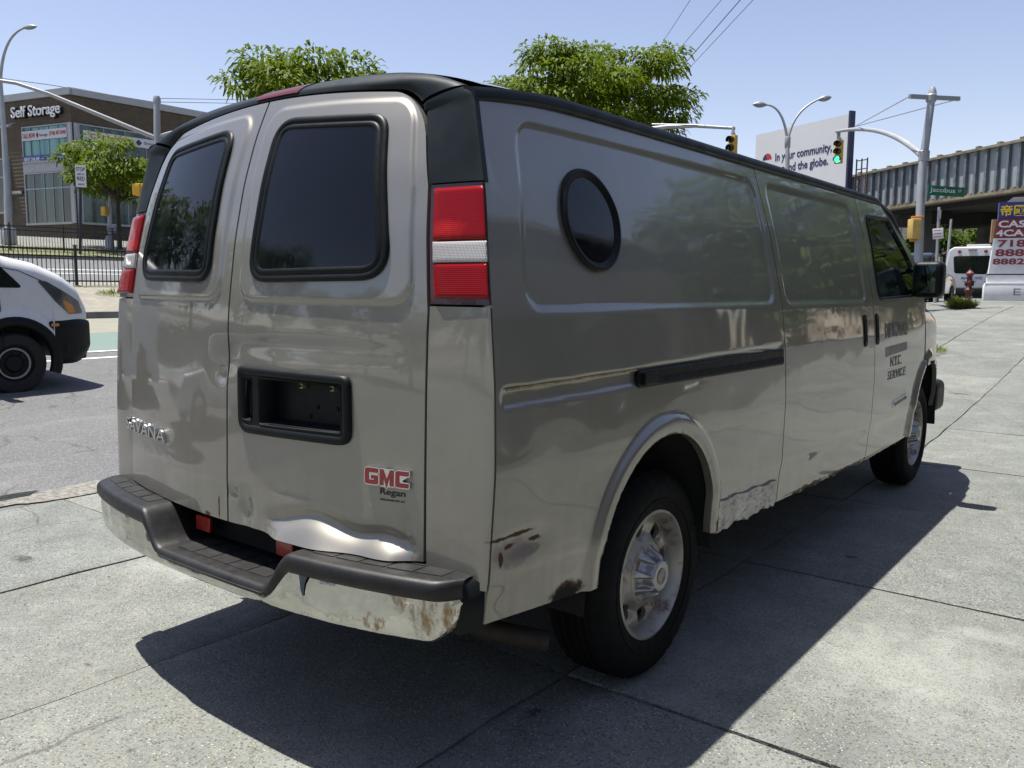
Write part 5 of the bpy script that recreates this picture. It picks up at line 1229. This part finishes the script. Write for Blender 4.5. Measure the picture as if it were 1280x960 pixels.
def bbx(b, s0, s1, o0, o1, z0, z1): return slab_on(b, ub, nb, s0, s1, z0, z1, o0, o1)
S0, S1 = -30, 46
b = MB(); bbx(b, S0, S1, -.03, .0, gz0, gz1); b.build('web_plate', gird, BR, False)
b = MB(); bbx(b, S0, S1, -.25, .26, gz1, gz1+.14); b.build('top_flange', flange, BR, False)
b = MB(); bbx(b, S0, S1, -.3, .30, gz0-.16, gz0); b.build('bottom_flange', flange, BR, False)
b = MB(); bbx(b, S0, S1, -7, -.35, gz0-.5, gz0-.2); b.build('deck', deck, BR, False)
b = MB(); bbx(b, S0, S1, -7.3, -7.0, gz0-.4, gz1-.6); b.build('far_girder', deck, BR, False)
s = S0+.4; k = 0
while s < S1-.3:
    b = MB(); bbx(b, s, s+.16, .003, .20, gz0+.003, gz1-.003); b.build('stiffener', stiff, BR, False)
    if k % 2 == 0:
        b = MB(); bbx(b, s-.02, s+.22, -.12, .12, gz1+.143, gz1+.27); b.build('ballast_post', flange, BR, False)
    b = MB(); bbx(b, s+.22, s+.52, .06, .24, gz0+.004, gz0+.10); b.build('gusset', flange, BR, False)
    s += .78; k += 1
for s, o in ((9.0, -1.5), (9.0, -6), (-24, -1.5), (-24, -7.5)):
    p = ub*s+nb*o; b = MB(); b.box((p[0], p[1], (gz0-.8)/2+.3), (1.0, 1.0, gz0-1.4), .7); b.build('pier', M('pier_concrete', (.10, .10, .095), .9, 0, .3, 1) if s > 0 and o > -2 else bpy.data.materials['pier_concrete'], BR, bevel=.05)
    b = MB(); bbx(b, s-1.6, s+1.6, o*.8-.7, o*.8+.7, gz0-1.3, gz0-.52); b.build('pier_cap', deck, BR, False)
# retaining wall and slope beyond the bridge
rw = at(1190, 330, 84); RW = thing('retaining_wall', 'long grey embankment wall seen beneath the bridge', 'wall', (float(rw[0]), float(rw[1]), 0.))
wallm = M('embankment_grey', (.17, .165, .155), .9, 0, .3, .6, bump=.5, bs=2, bd=.1)
for k in range(-5, 12):
    b = MB(); slab_on(b, ub, nb, k*4.0+.03, k*4.0+3.97, 0, 9.4+.1*(k % 2), -1.2, .0+.02*(k % 3)); b.build('wall_panel', wallm, RW, False)
for u, D, h, w, sd, lab in ((1168, 62, 3.4, 1.7, 61, 'rounded green street tree behind the parking sign under the bridge'), (1206, 66, 3.8, 2.3, 62, 'wide green tree above the shuttle bus roof under the bridge'), (1228, 60, 3.2, 1.6, 63, 'green bush just left of the pillar sign under the bridge'), (1132, 70, 3.2, 1.6, 64, 'dim green tree beside the bridge pier')):
    l = on(u, D); tree('street_tree', lab, 'tree', l, 1.5, h*.72+1.7, (w, w, h*.42), 18, 1300, .38, .20, sd, bush_leaf, .12, 'trees under the railway bridge', .7, .3, .42)

# ------------------------------------------------------------------ vehicles
tyre_far = M('far_tyre', (.012, .012, .012), .8); rim_far = M('far_rim', (.22, .22, .23), .4, .6, .2)
def far_wheel(par, x, y, r, w, sgn, ring=True):
    o = link('wheel', None, par); o.location = (x, y, r)
    b = MB(); b.lathe([(r*.60, w*.40), (r*.66, w*.5), (r*.93, w*.5), (r, w*.36), (r, -w*.36), (r*.93, -w*.5), (r*.5, -w*.5)], (0, 0, 0), 'X', 40); t = b.build('tyre', tyre_far, o); t.scale = (sgn, 1, 1)
    b = MB(); b.lathe([(r*.61, w*.42), (r*.58, w*.30), (r*.46, w*.22), (r*.30, w*.24), (r*.24, w*.36), (.0001, w*.36)], (0, 0, 0), 'X', 40); t = b.build('rim', black_plastic if ring else rim_far, o); t.scale = (sgn, 1, 1)
    if ring:
        b = MB(); b.lathe([(r*.52, w*.31), (r*.50, w*.36), (r*.47, w*.36), (r*.45, w*.30)], (0, 0, 0), 'X', 40); t = b.build('wheel_ring', M('pale_ring', (.42, .42, .42), .4, .4) if 'pale_ring' not in bpy.data.materials else bpy.data.materials['pale_ring'], o); t.scale = (sgn, 1, 1)
        for k in range(8):
            a = k*math.pi/4; b = MB(); b.lathe([(.0001, w*.30), (r*.07, w*.30), (r*.08, w*.26)], (0, r*.36*math.cos(a), r*.36*math.sin(a)), 'X', 8); t = b.build('wheel_hole', void_black, o); t.scale = (sgn, 1, 1)
    return o
def cargo_white(name, label, locp, rz=0.):
    """white high-roofed delivery van, origin on the road under the front axle, nose towards +y"""
    T = thing(name, label, 'van', locp, rz, 'white vans in the road'); hw = 1.03
    yk = [-4.7, -4.6, -1.45, -.95, -.42, -.05, .30, .62, .86, .99]; zk = [2.42, 2.50, 2.52, 2.40, 1.94, 1.74, 1.66, 1.52, 1.36, 1.14]
    def zt(y): return float(np.interp(y, yk, zk))
    rows = []; ysv = np.concatenate([np.linspace(-4.7, -1.4, 18), np.linspace(-1.3, .6, 60), np.linspace(.62, 1.0, 26)])
    for y in ysv:
        e = max(0, (y-.35)/.65); k = 1-.20*e**2.6; z1 = zt(y); cr = min(.22, .12+.12*max(0, (1.6-y)/3)); row = []
        for z in np.linspace(.36+.55*float(sstep(.485, .50, y)), z1-cr, 30):
            tum = -.10*max(0, (z-1.25)/1.25)**1.3
            fl = .035*sstep(.62, .50, abs(math.hypot(y, z-.42)-.04))*(1 if z < 1.2 else 0)
            row.append((hw*k+tum+fl, y, float(z)))
        x0 = row[-1][0]
        row += [(x0-cr+cr*math.cos(a), y, z1-cr+cr*math.sin(a)) for a in np.linspace(0, math.pi/2, 8)[1:]]
        row += [((x0-cr)*q, y, z1+.03*(1-q*q)) for q in np.linspace(1, 0, 8)[1:]]
        rows.append(row)
    A = np.array(rows); r1 = np.hypot(A[..., 1], np.maximum(0, A[..., 2]-.42)); r2 = np.hypot(A[..., 1]+3.75, np.maximum(0, A[..., 2]-.42)); rm = np.minimum(r1, r2)
    keep = (rm[:-1, :-1]+rm[1:, 1:])/2 > .47
    for sg in (1, -1):
        B = A.copy(); B[..., 0] *= sg
        link('body', fix_normals(grid_mesh('body', B, keep, (-.03*sg, 0, 0))), T, white_paint)
        rb = []
        for y in np.linspace(.42, 1.03, 34):
            e2 = max(0, (y-.35)/.68); kx = hw*(1-.20*e2**2.6)+.018; z1 = .925-.03*max(0, (y-.8)/.23)**2; z0 = .34+.16*max(0, (y-.72)/.31)**2.2; rr3 = []
            for q in np.linspace(0, 1, 16):
                rr3.append((sg*(kx-.10*max(0, .18-q)/.18*.6-.05*max(0, q-.9)/.1*.5), y, z0+(z1-z0)*q))
            rr3 += [(sg*(kx-.03-.05*q), y, z1+.004) for q in (.5, 1)]
            rb.append(rr3)
        rb = np.array(rb); rw_ = np.hypot(rb[..., 1], np.maximum(0, rb[..., 2]-.42)); kb = (rw_[:-1, :-1]+rw_[1:, 1:])/2 > .47
        link('front_bumper', fix_normals(grid_mesh('front_bumper', rb, kb, (-.05*sg, -.01, 0))), T, black_plastic)
        # wheel arch cladding
        V = []; n = 26
        for rr, dx in ((.445, -.05), (.455, .05), (.56, .055), (.575, .02)):
            for i in range(n+1):
                a = math.pi*(-.12)+math.pi*1.24*i/n; y, z = rr*math.cos(a), .42+rr*math.sin(a)*.98; V.append((sg*(hw*(1-.20*max(0, (y-.35)/.65)**2.6)+dx), y, z))
        F = [(j*(n+1)+i, j*(n+1)+i+1, (j+1)*(n+1)+i+1, (j+1)*(n+1)+i) for j in range(3) for i in range(n)]
        link('arch_cladding', fix_normals(mesh_np('arch_cladding', V, F)), T, black_plastic)
        sf = lambda y, z, h, sg=sg: np.stack([sg*(hw*(1-.20*np.maximum(0, (y-.35)/.65)**2.6)-.10*np.maximum(0, (z-1.25)/1.25)**1.3+h), y, z], -1)
        P = rpoly([(-1.75, 1.36), (.14, 1.335), (-.22, 1.72), (-.62, 2.06), (-1.72, 2.10)], [.06, .03, .05, .1, .1], 4)
        cap_plate(P, sf, .008, 'side_window', glass_dark, T)
        P = rpoly([(.30, 1.44), (.42, 1.42), (.86, 1.16), (.93, 1.00), (.70, .995), (.52, 1.16)], [.02, .03, .05, .03, .03, .03], 3)
        hl = cap_plate(P, sf, .012, 'headlight', M('headlight_glass', (.05, .06, .07), .04, 0, .3, 14, coat=1.) if 'headlight_glass' not in bpy.data.materials else bpy.data.materials['headlight_glass'], T)
        P = rpoly([(.60, 1.20), (.76, 1.11), (.80, 1.01), (.68, 1.01)], .02, 3); cap_plate(P, lambda a, c, h, sf=sf: sf(a, c, h+.010), .006, 'indicator', M('amber_lens', (.60, .20, .02), .15, 0, .1, 20, coat=.6) if 'amber_lens' not in bpy.data.materials else bpy.data.materials['amber_lens'], hl)
        b = MB(); b.tube([tuple(sf(np.array(-.12-.03*q), np.array(.55+q*.82), .0015)) for q in np.linspace(0, 1, 12)], .006, 5); b.build('door_gap', void_black, T)
        b = MB(); b.tube([tuple(sf(np.array(y), np.array(z), .002)) for y, z in ((-.16, 1.60), (.10, 1.55), (.32, 1.445), (.44, 1.40))], .005, 5); b.build('hood_gap', void_black, T)
        P = rpoly([(.62, .50), (.80, .50), (.80, .62), (.62, .62)], .03, 3); cap_plate(P, lambda a, c, h, sf=sf: sf(a, c, h+.022), .006, 'fog_lamp_recess', void_black, T)
        P = rpoly([(.44, .84), (.54, .84), (.54, .88), (.44, .88)], .01, 2); cap_plate(P, lambda a, c, h, sf=sf: sf(a, c, h+.030), .006, 'side_marker', bpy.data.materials['amber_lens'], T)
        b = MB(); b.box((sg*1.22, -.40, 1.55), (.22, .12, .36)); b.tube([(sg*.98, -.35, 1.42), (sg*1.2, -.40, 1.45)], .03, 6); b.build('door_mirror', black_plastic, T, bevel=.04)
        far_wheel(T, sg*.91, 0, .385, .235, sg); far_wheel(T, sg*.91, -3.75, .385, .235, sg)
    ws = [[(x, -.30-.12*abs(x)**2, 1.80), (x, -.96-.1*abs(x)**2, 2.36)] for x in np.linspace(-.78, .78, 9)]
    W_ = np.array(ws); W_[..., 1] += .05; W_[..., 2] += .06; link('windshield', fix_normals(grid_mesh('windshield', W_)), T, glass_dark)
    b = MB(); b.box((0, -2.2, .72), (1.7, 4.9, .66)); b.build('underbody', void_black, T, False)
    b = MB(); b.box((0, -4.72, 1.4), (1.86, .04, 2.0)); bk = b.build('rear_panel', white_paint, T, bevel=.015)
    b = MB(); b.box((0, .95, .62), (1.5, .16, .50)); b.build('bumper_centre', black_plastic, T, bevel=.05, seg=3)
    return T
WV = cargo_white('delivery_van', 'white delivery van with black bumper and arch cladding entering at the left edge', (-10.08, 2.90, float(H(-9.2, 2.9))-.05))
wv2 = copy_tree(WV); wv2.location = (-30.1, 20.9, float(H(-29.6, 17))-.02); wv2['label'] = 'distant white van on the boulevard peeking out behind the left tail lamp'
# shuttle bus seen from behind
bp = on(1213, 40); BU = thing('shuttle_bus', 'white shuttle bus seen from behind with a dark rear window', 'bus', (bp[0], bp[1], bp[2]-.14), R_(5)); BU.scale = (1, 1, .91)
bw_ = M('bus_white', (.66, .67, .69), .35, 0, .04, 2, coat=.5)
b = MB(); b.prism([(-1.12, 0, .62), (1.12, 0, .62), (1.16, 0, 1.5), (1.02, 0, 2.62), (.80, 0, 2.80), (-.80, 0, 2.80), (-1.02, 0, 2.62), (-1.16, 0, 1.5)], (0, 7.0, 0)); b.build('body', bw_, BU, bevel=.10, seg=4)
P = rpoly([(-.72, 1.42), (.62, 1.36), (.82, 2.32), (-.80, 2.32)], .12, 4); sf = lambda a, c, h: np.stack([a, -h+0*a, c], -1)
cap_plate(P, sf, .02, 'rear_window', glass_dark, BU)
b = MB(); b.box((0, -.02, .42), (2.25, .22, .34)); b.build('rear_bumper', black_plastic, BU, bevel=.05)
b = MB(); b.box((0, 3.5, .48), (2.0, 6.6, .36)); b.build('underbody', void_black, BU, False)
for x in (-.55, .55):
    b = MB(); b.lathe([(.0001, -.05), (.075, -.045), (.085, 0)], (x, 0, 2.55), 'Y', 12); b.build('marker_lamp', red_plain, BU)
for sg in (1, -1):
    for k, z in enumerate((1.18, 1.00, .82)):
        b = MB(); b.lathe([(.0001, -.05), (.065, -.045), (.075, 0)], (sg*.98, 0, z), 'Y', 12); b.build('tail_light', red_plain if k < 2 else lens_clear, BU)
b = MB(); b.box((0, -.02, 2.63), (.36, .06, .05)); b.build('brake_strip', red_plain, BU)
text_fit('bus_lettering', 'MAXCARE', lambda x, y, d: np.stack([-.42+x, -.012-d, 1.10+y], -1), .92, .15, M('bus_blue', (.03, .10, .35), .5), BU, .004, shear=.2, bold=.02)
text_fit('bus_lettering', 'TRANSIT', lambda x, y, d: np.stack([-.36+x, -.012-d, .93+y], -1), .60, .10, bpy.data.materials['bus_blue'], BU, .004, bold=.01)
b = MB(); b.lathe([(.0001, -.012), (.10, -.012), (.10, 0)], (.66, 0, .92), 'Y', 16); b.build('bus_emblem', bpy.data.materials['bus_blue'], BU)
b = MB(); b.box((.2, .8, 2.86), (1.0, 1.0, .14)); b.build('roof_unit', bw_, BU, bevel=.04)
for sg in (1, -1): far_wheel(BU, sg*.92, 1.8, .40, .25, sg, False); far_wheel(BU, sg*.92, 5.8, .40, .25, sg, False)
# parked and passing cars
def car(name, label, locp, rz, col, group='cars near the bridge'):
    T = thing(name, label, 'car', locp, rz, group); pm = M('car_paint', [c*1.28 for c in col], .25, .3, .05, 2, coat=1.0)
    side = [(-2.25, .35), (-2.3, .75), (-2.22, 1.0), (-1.2, 1.06), (1.0, 1.02), (2.0, .86), (2.25, .62), (2.2, .32)]
    n = 17; rows = []
    for x in np.linspace(-.9, .9, n):
        q = (abs(x)/.9)**6; rows.append([(x, y*(1-.04*q), z-.05*q*(z > .5)) for y, z in side])
    b = MB(); b.prism([(-.88, y, z) for y, z in side], (1.76, 0, 0)); b.build('body', pm, T, bevel=.10, seg=4)
    cab = [(-2.05, 1.02), (-1.75, 1.52), (-1.4, 1.62), (.1, 1.60), (.95, 1.04)]
    b = MB(); b.prism([(-.74, y, z) for y, z in cab], (1.48, 0, 0)); b.build('cabin_glass', glass_dark, T, bevel=.08, seg=3)
    b = MB(); b.box((0, -.62, 1.605), (1.36, 1.5, .06)); b.build('roof', pm, T, bevel=.03)
    for sg in (1, -1):
        for y in (-1.35, 1.4): far_wheel(T, sg*.80, y, .33, .21, sg, False)
        b = MB(); b.box((sg*.70, -2.27, .88), (.22, .06, .14)); b.build('tail_light', red_plain, T, bevel=.02)
        b = MB(); b.tube([(sg*.74, -.55, 1.05), (sg*.70, -.55, 1.58)], .035, 6); b.build('door_pillar', pm, T)
    return T
cl_ = on(1163, 25); car('parked_car', 'dark parked car half hidden behind the van mirror', (cl_[0]-1.0, cl_[1]+2.6, cl_[2]-.12), R_(2), (.02, .022, .02))
for u, D, rz, col, lab in ((1146, 62, 60, (.18, .02, .03), 'small maroon car under the bridge beside the corner pole'), (1166, 58, 65, (.42, .44, .50), 'pale silver car under the bridge left of the bus'), (1137, 52, 50, (.60, .62, .64), 'white car just right of the van windscreen pillar')):
    l = on(u, D); car('passing_car', lab, l, R_(rz), col)

# ------------------------------------------------------------------ pillar sign, hydrant, weeds
pp = on(1259, 30); PS = thing('pillar_sign', 'white pillar sign advertising cash for cars with big red phone digits', 'sign', pp, face_to_cam(pp)+R_(6)); PS.scale = (1, 1, .90)
ps_w = M('pillar_white', (.85, .85, .88), .6, 0, .08, 3); ps_m = M('pillar_maroon', (.26, .03, .05), .55, 0, .1); ps_b = M('pillar_blue', (.03, .04, .22), .5); ps_y = M('pillar_yellow', (.95, .65, .03), .5)
b = MB(); b.prism([(-.74, -.25, 0), (.98, -.25, 0), (.98, .35, 0), (-.74, .35, 0)], (0, 0, .62)); bb0 = b.build('plinth', ps_w, PS, bevel=.02)
b = MB(); b.box((.12, .05, .66), (1.66, .62, .09)); b.build('ledge', let_white, PS, bevel=.01)
b = MB(); b.box((.08, .08, .86), (1.46, .40, .31)); b.build('lower_panel', ps_w, PS)
b = MB(); b.box((.08, .08, 1.035), (1.50, .42, .04)); b.build('trim_line', dark_metal, PS)
z0p, z1p = 1.06, 2.45
V = [(-.62, -.13, z0p), (.90, -.13, z0p), (.90, -.13, z1p), (-.52, -.13, z1p)]
b = MB(); b.prism(V, (0, .42, 0)); b.build('face_panel', ps_w, PS, False)
b = MB(); b.prism([(-.50, -.135, 2.455), (.90, -.135, 2.455), (.90, -.135, 3.20), (-.44, -.135, 3.20)], (0, .42, 0)); b.build('maroon_panel', ps_m, PS, False)
b = MB(); b.prism([(-.43, -.14, 3.21), (.90, -.14, 3.21), (.90, -.14, 3.84), (-.43, -.14, 3.84)], (0, .40, 0)); b.build('blue_panel', ps_b, PS, False)
b = MB(); b.prism([(-.62, .0, 2.3), (-.55, .0, 2.3), (-.46, .0, 3.2), (-.60, .0, 3.2)], (0, .3, 0)); b.build('side_board', M('side_tan', (.42, .27, .14), .7), PS, False)
def onp(x0, z0, o=-.14): return lambda x, y, d: np.stack([x0+x, o-d, z0+y], -1)
for tx, x0, z0, w, h, mt, bo_ in (('CASH', -.42, 2.86, 1.14, .27, let_white, .03), ('4CARS', -.48, 2.52, 1.32, .26, let_white, .03), ('718', -.40, 2.10, .86, .28, ps_m, .03), ('888', -.46, 1.74, .90, .28, ps_m, .03), ('8882', -.52, 1.42, .98, .24, ps_m, .03), ('帝國車', -.38, 3.30, 1.18, .44, ps_y, .02)):
    text_fit('sign_lettering', tx, onp(x0, z0, -.138 if mt is not ps_y else -.143), w, h, mt, PS, .006, bold=bo_)
b = MB(); b.prism([(-.2, 0, 3.85), (.5, 0, 3.85), (.35, 0, 4.04), (0, 0, 4.04)], (0, .2, 0)); b.build('top_lamp', M('top_lamp', (.5, .45, .38), .6), PS, False)
b = MB(); b.prism([(.18, -.256, .22), (.40, -.256, .22), (.40, -.256, .26), (.23, -.256, .26), (.23, -.256, .33), (.38, -.256, .33), (.38, -.256, .37), (.23, -.256, .37), (.23, -.256, .44), (.40, -.256, .44), (.40, -.256, .48), (.18, -.256, .48)], (0, .004, 0)); b.build('painted_mark', M('grey_mark', (.25, .25, .26), .7), bb0, False)
hp_ = on(1211.5, 20); HY = thing('fire_hydrant', 'red fire hydrant standing in weeds on the pavement', 'hydrant', hp_)
hyr = M('hydrant_red', (.10, .012, .018), .6, 0, .3, 14, col2=(.16, .04, .04))
HY.scale = (.58, .58, .9)
b = MB(); b.lathe([(.17, -.02), (.17, .05), (.115, .07), (.105, .30), (.125, .36), (.17, .39), (.175, .43), (.125, .47), (.10, .50), (.095, .78), (.12, .80)], (0, 0, 0), 'Z', 24); b.build('barrel', hyr, HY)
b = MB(); b.lathe([(.12, .80), (.155, .82), (.155, .86), (.11, .89), (.06, .93), (.03, .94), (.0001, .94)], (0, 0, 0), 'Z', 24); b.build('bonnet', M('hydrant_faded', (.17, .045, .05), .6, 0, .2, 14), HY)
for a in (.3, .3+math.pi, .3+math.pi/2*3):
    b = MB(); b.lathe([(.075, 0), (.075, .06), (.06, .07), (.02, .075), (.0001, .075)], (0, 0, 0), 'X', 14); o = b.build('outlet_cap', hyr, HY); o.location = (.10*math.cos(a), .10*math.sin(a), .60); o.rotation_euler = (0, 0, a)
b = MB(); b.lathe([(.03, .94), (.028, .99), (.0001, .99)], (0, 0, 0), 'Z', 5); b.build('valve_nut', hyr, HY)
def weeds(name, label, p, rx, ry, h, n, seed, mat=weed_leaf):
    r = np.random.default_rng(seed); a = r.uniform(0, 6.28, n); q = np.sqrt(r.uniform(0, 1, n)); C = np.stack([rx*q*np.cos(a), ry*q*np.sin(a), r.uniform(0, .5, n)*h*(1-q*.6)], -1)
    D = np.stack([np.cos(a)*q+r.normal(0, .4, n), np.sin(a)*q+r.normal(0, .4, n), r.uniform(.5, 1.6, n)], -1); V, F = leaves(C, D, h*.7, h*.10, r, .1)
    o = link(name, mesh_np(name, V, F, False), None, mat); o.location = p; tag(o, label, 'weeds', 'weeds on the pavement', None); return o
weeds('weed_clump', 'green weeds growing round the foot of the hydrant', (hp_[0]-.04, hp_[1]-.9, hp_[2]-.05), .15, .2, .30, 700, 3)
weeds('weed_clump', 'pale bushy weeds to the right of the hydrant', (hp_[0]+.14, hp_[1]-.7, hp_[2]-.05), .12, .15, .26, 320, 4, leaf_mat('pale_weed', (.14, .17, .09), (.22, .24, .13)))
wq = on(1172, 13); weeds('weed_clump', 'low weeds at the pavement edge beside the van front corner', (wq[0], wq[1], wq[2]), .14, .4, .13, 260, 6)
wq = on(148, 24.6, 365, .12); weeds('weed_clump', 'low weeds at the foot of the nearer fence', (wq[0]-.2, wq[1], wq[2]), .3, .5, .22, 240, 9)

# ------------------------------------------------------------------ overhead wires and their pole
up = on(812, 47); UP = thing('utility_pole', 'wooden utility pole hidden behind the larger locust tree carrying the overhead wires', 'pole', up)
pole_tube([(0, 0, -.1), loc(up, 812, 96, 47)], [.16, .10], 'pole', UP, bark, 10)
b = MB(); b.bar(loc(up, 800, 104, 47), loc(up, 826, 108, 47), .10, .12); b.build('cross_arm', bark, UP)
for k, (u0, v0, u1, v1, lab) in enumerate(((812, 78, 868, -8, 'leftmost thin overhead wire rising to the top of the picture'), (818, 98, 905, -4, 'second overhead wire from the left against the sky'), (826, 114, 927, -2, 'third and thickest overhead wire against the sky'), (830, 119, 944, -3, 'rightmost overhead wire against the sky'))):
    p0, p1 = at(u0, v0, 47), at(u1, v1, 24); p2 = p0+(p1-p0)*(10.6-p0[0])/(p1[0]-p0[0]); k2 = 1.5 if k == 2 else 1.0
    b = MB(); b.tube([tuple(p0), tuple((p0+p1)/2), tuple(p1), tuple(p1*.9+p2*.1), tuple(p2)], [.013*k2, .011*k2, .009*k2, .003, .003], 5); tag(b.build('overhead_wire', dark_metal, None), lab, 'wire', 'overhead wires')
for k, v in enumerate((123, 127.5)):
    b = MB(); b.tube([tuple(at(199, v, 28)), tuple(at(285, v+1.5, 34)), tuple(at(380, v+3, 42))], .010, 5); tag(b.build('overhead_wire', dark_metal, None), ('upper' if k == 0 else 'lower')+' thin wire running right from the left signal pole', 'wire', 'overhead wires')

# ------------------------------------------------------------------ unseen surroundings; workshop, dark cars and far tree row added for the van's reflections
ws = thing('unseen_workshop', 'unseen brick workshop with roller doors, added for a dark reflection in the van side', 'building', (10.6, 2, 0))  # out-of-view building, made tall and dark for the van side reflection
brickm = NT('brick_wall'); brickm.set(Roughness=.85); bt = brickm.n('ShaderNodeTexBrick'); bt.inputs['Scale'].default_value = 4; bt.inputs['Color1'].default_value = (.05, .04, .032, 1); bt.inputs['Color2'].default_value = (.07, .055, .042, 1); bt.inputs['Mortar'].default_value = (.08, .078, .07, 1)
mp_ = brickm.n('ShaderNodeMapping'); mp_.inputs['Rotation'].default_value = (R_(90), 0, R_(90)); brickm.l(brickm.co(), mp_.inputs[0]); brickm.l(mp_.outputs[0], bt.inputs['Vector']); brickm.l(bt.outputs[0], brickm.p.inputs['Base Color'])
b = MB(); b.box((4, 4, 3.3), (8, 34, 6.6)); b.build('wall', brickm.m, ws, False)
b = MB(); b.box((4, 4, 6.67), (8.3, 34.3, .14)); b.build('coping', kerb_mat, ws, False)
roll = M('roller_door', (.07, .085, .075), .5, .3, .15, 2)
for y in (-9, -3, 3, 9, 15):
    b = MB(); b.box((-.03, y, 1.5), (.08, 3.6, 3.0)); dr = b.build('roller_door', roll, ws, False)
    for z in np.linspace(.15, 2.85, 14): b = MB(); b.box((-.085, y, z), (.03, 3.56, .12)); b.build('door_slat', roll, dr, False)
for k, (x, y, h) in enumerate(((-7.5, -24, 7.5), (-2.0, -27, 8.5), (3.5, -25, 8), (8.5, -28, 9), (-13.5, -28, 8.5))):
    tree('street_tree', ('first', 'second', 'third', 'fourth', 'fifth')[k]+' leafy tree of the row behind the photographer', 'tree', (x, y, 0), 2.2, h*.58, (3.2, 3.2, h*.36), 26, 2200, .45, .24, 80+k, bush_leaf, .18, 'trees behind the photographer', .6, .3, .4)

for k, (x, y, h) in enumerate(((-21.5, -3, 8.0), (-22.0, -9, 9.0), (-21.5, -15, 8.5), (-22.0, -22, 9.5), (-21, -30, 9.0))):
    tree('locust_tree', ('first', 'second', 'third', 'fourth', 'fifth')[k]+' locust tree of the median row outside the picture on the left', 'tree', (x, y, float(H(x, y))+.1), 2.4, h*.55, (3.2, 3.2, h*.34), 26, 2200, .45, .22, 90+k, bush_leaf, .18, 'trees on the median to the left', .6, .3, .4)

for k, (x, y, h) in enumerate(((9.0, 23, 10), (10.5, 30, 12), (9.0, 37, 11), (10.5, 45, 12), (9.5, 54, 11), (11, 64, 12))):
    tree('street_tree', ('first', 'second', 'third', 'fourth', 'fifth', 'sixth')[k]+' unseen tree of a row added for the dark green door reflection', 'tree', (x, y, float(H(x, y))), 1.2, h*.5, (3.8, 3.8, h*.45), 34, 3000, .5, .28, 120+k, bush_leaf, .2, 'unseen trees beyond the workshop', .7, .3, .42)  # out-of-view row, added to darken the front door reflection

car('parked_car', 'unseen dark green car added beside the van to darken its side reflection', (6.0, 2.6, 0), R_(1), (.012, .02, .014), 'cars around the photographer')  # out-of-view dark car, added to darken the van side
car('parked_car', 'unseen black car added farther along the lot to darken the van side reflection', (6.1, 8.4, float(H(6, 8.4))), R_(-1), (.01, .01, .011), 'cars around the photographer')  # second unseen dark car, added for the same reflection
car('parked_car', 'white car waiting in the road behind the van, outside the picture', (-6.9, -4.2, 0), R_(0), (.62, .63, .64), 'cars around the photographer')

r = np.random.default_rng(77); b = MB()
for k in range(420):
    if k < 200: x, y = -3.45+r.normal(0, .12), r.uniform(-2.5, 6)
    elif k < 320: x, y = .70+r.normal(0, .03), r.uniform(5.8, 16)
    else: x, y = r.uniform(-3.2, 2.6), r.uniform(-.6, 9)
    q = r.uniform(.002, .007); z = float(H(x, y))-.002
    b.add([(x-q, y-q*r.uniform(.6, 1.2), z), (x+q, y-q, z), (x+q*.8, y+q, z), (x-q, y+q*.8, z), (x+q*r.uniform(-.4, .4), y, z+q*1.2)], [(0, 1, 4), (1, 2, 4), (2, 3, 4), (3, 0, 4)])
tag(b.build('grit', M('loose_grit', (.20, .185, .16), .9, 0, .5, 40), None, False), kind='stuff')
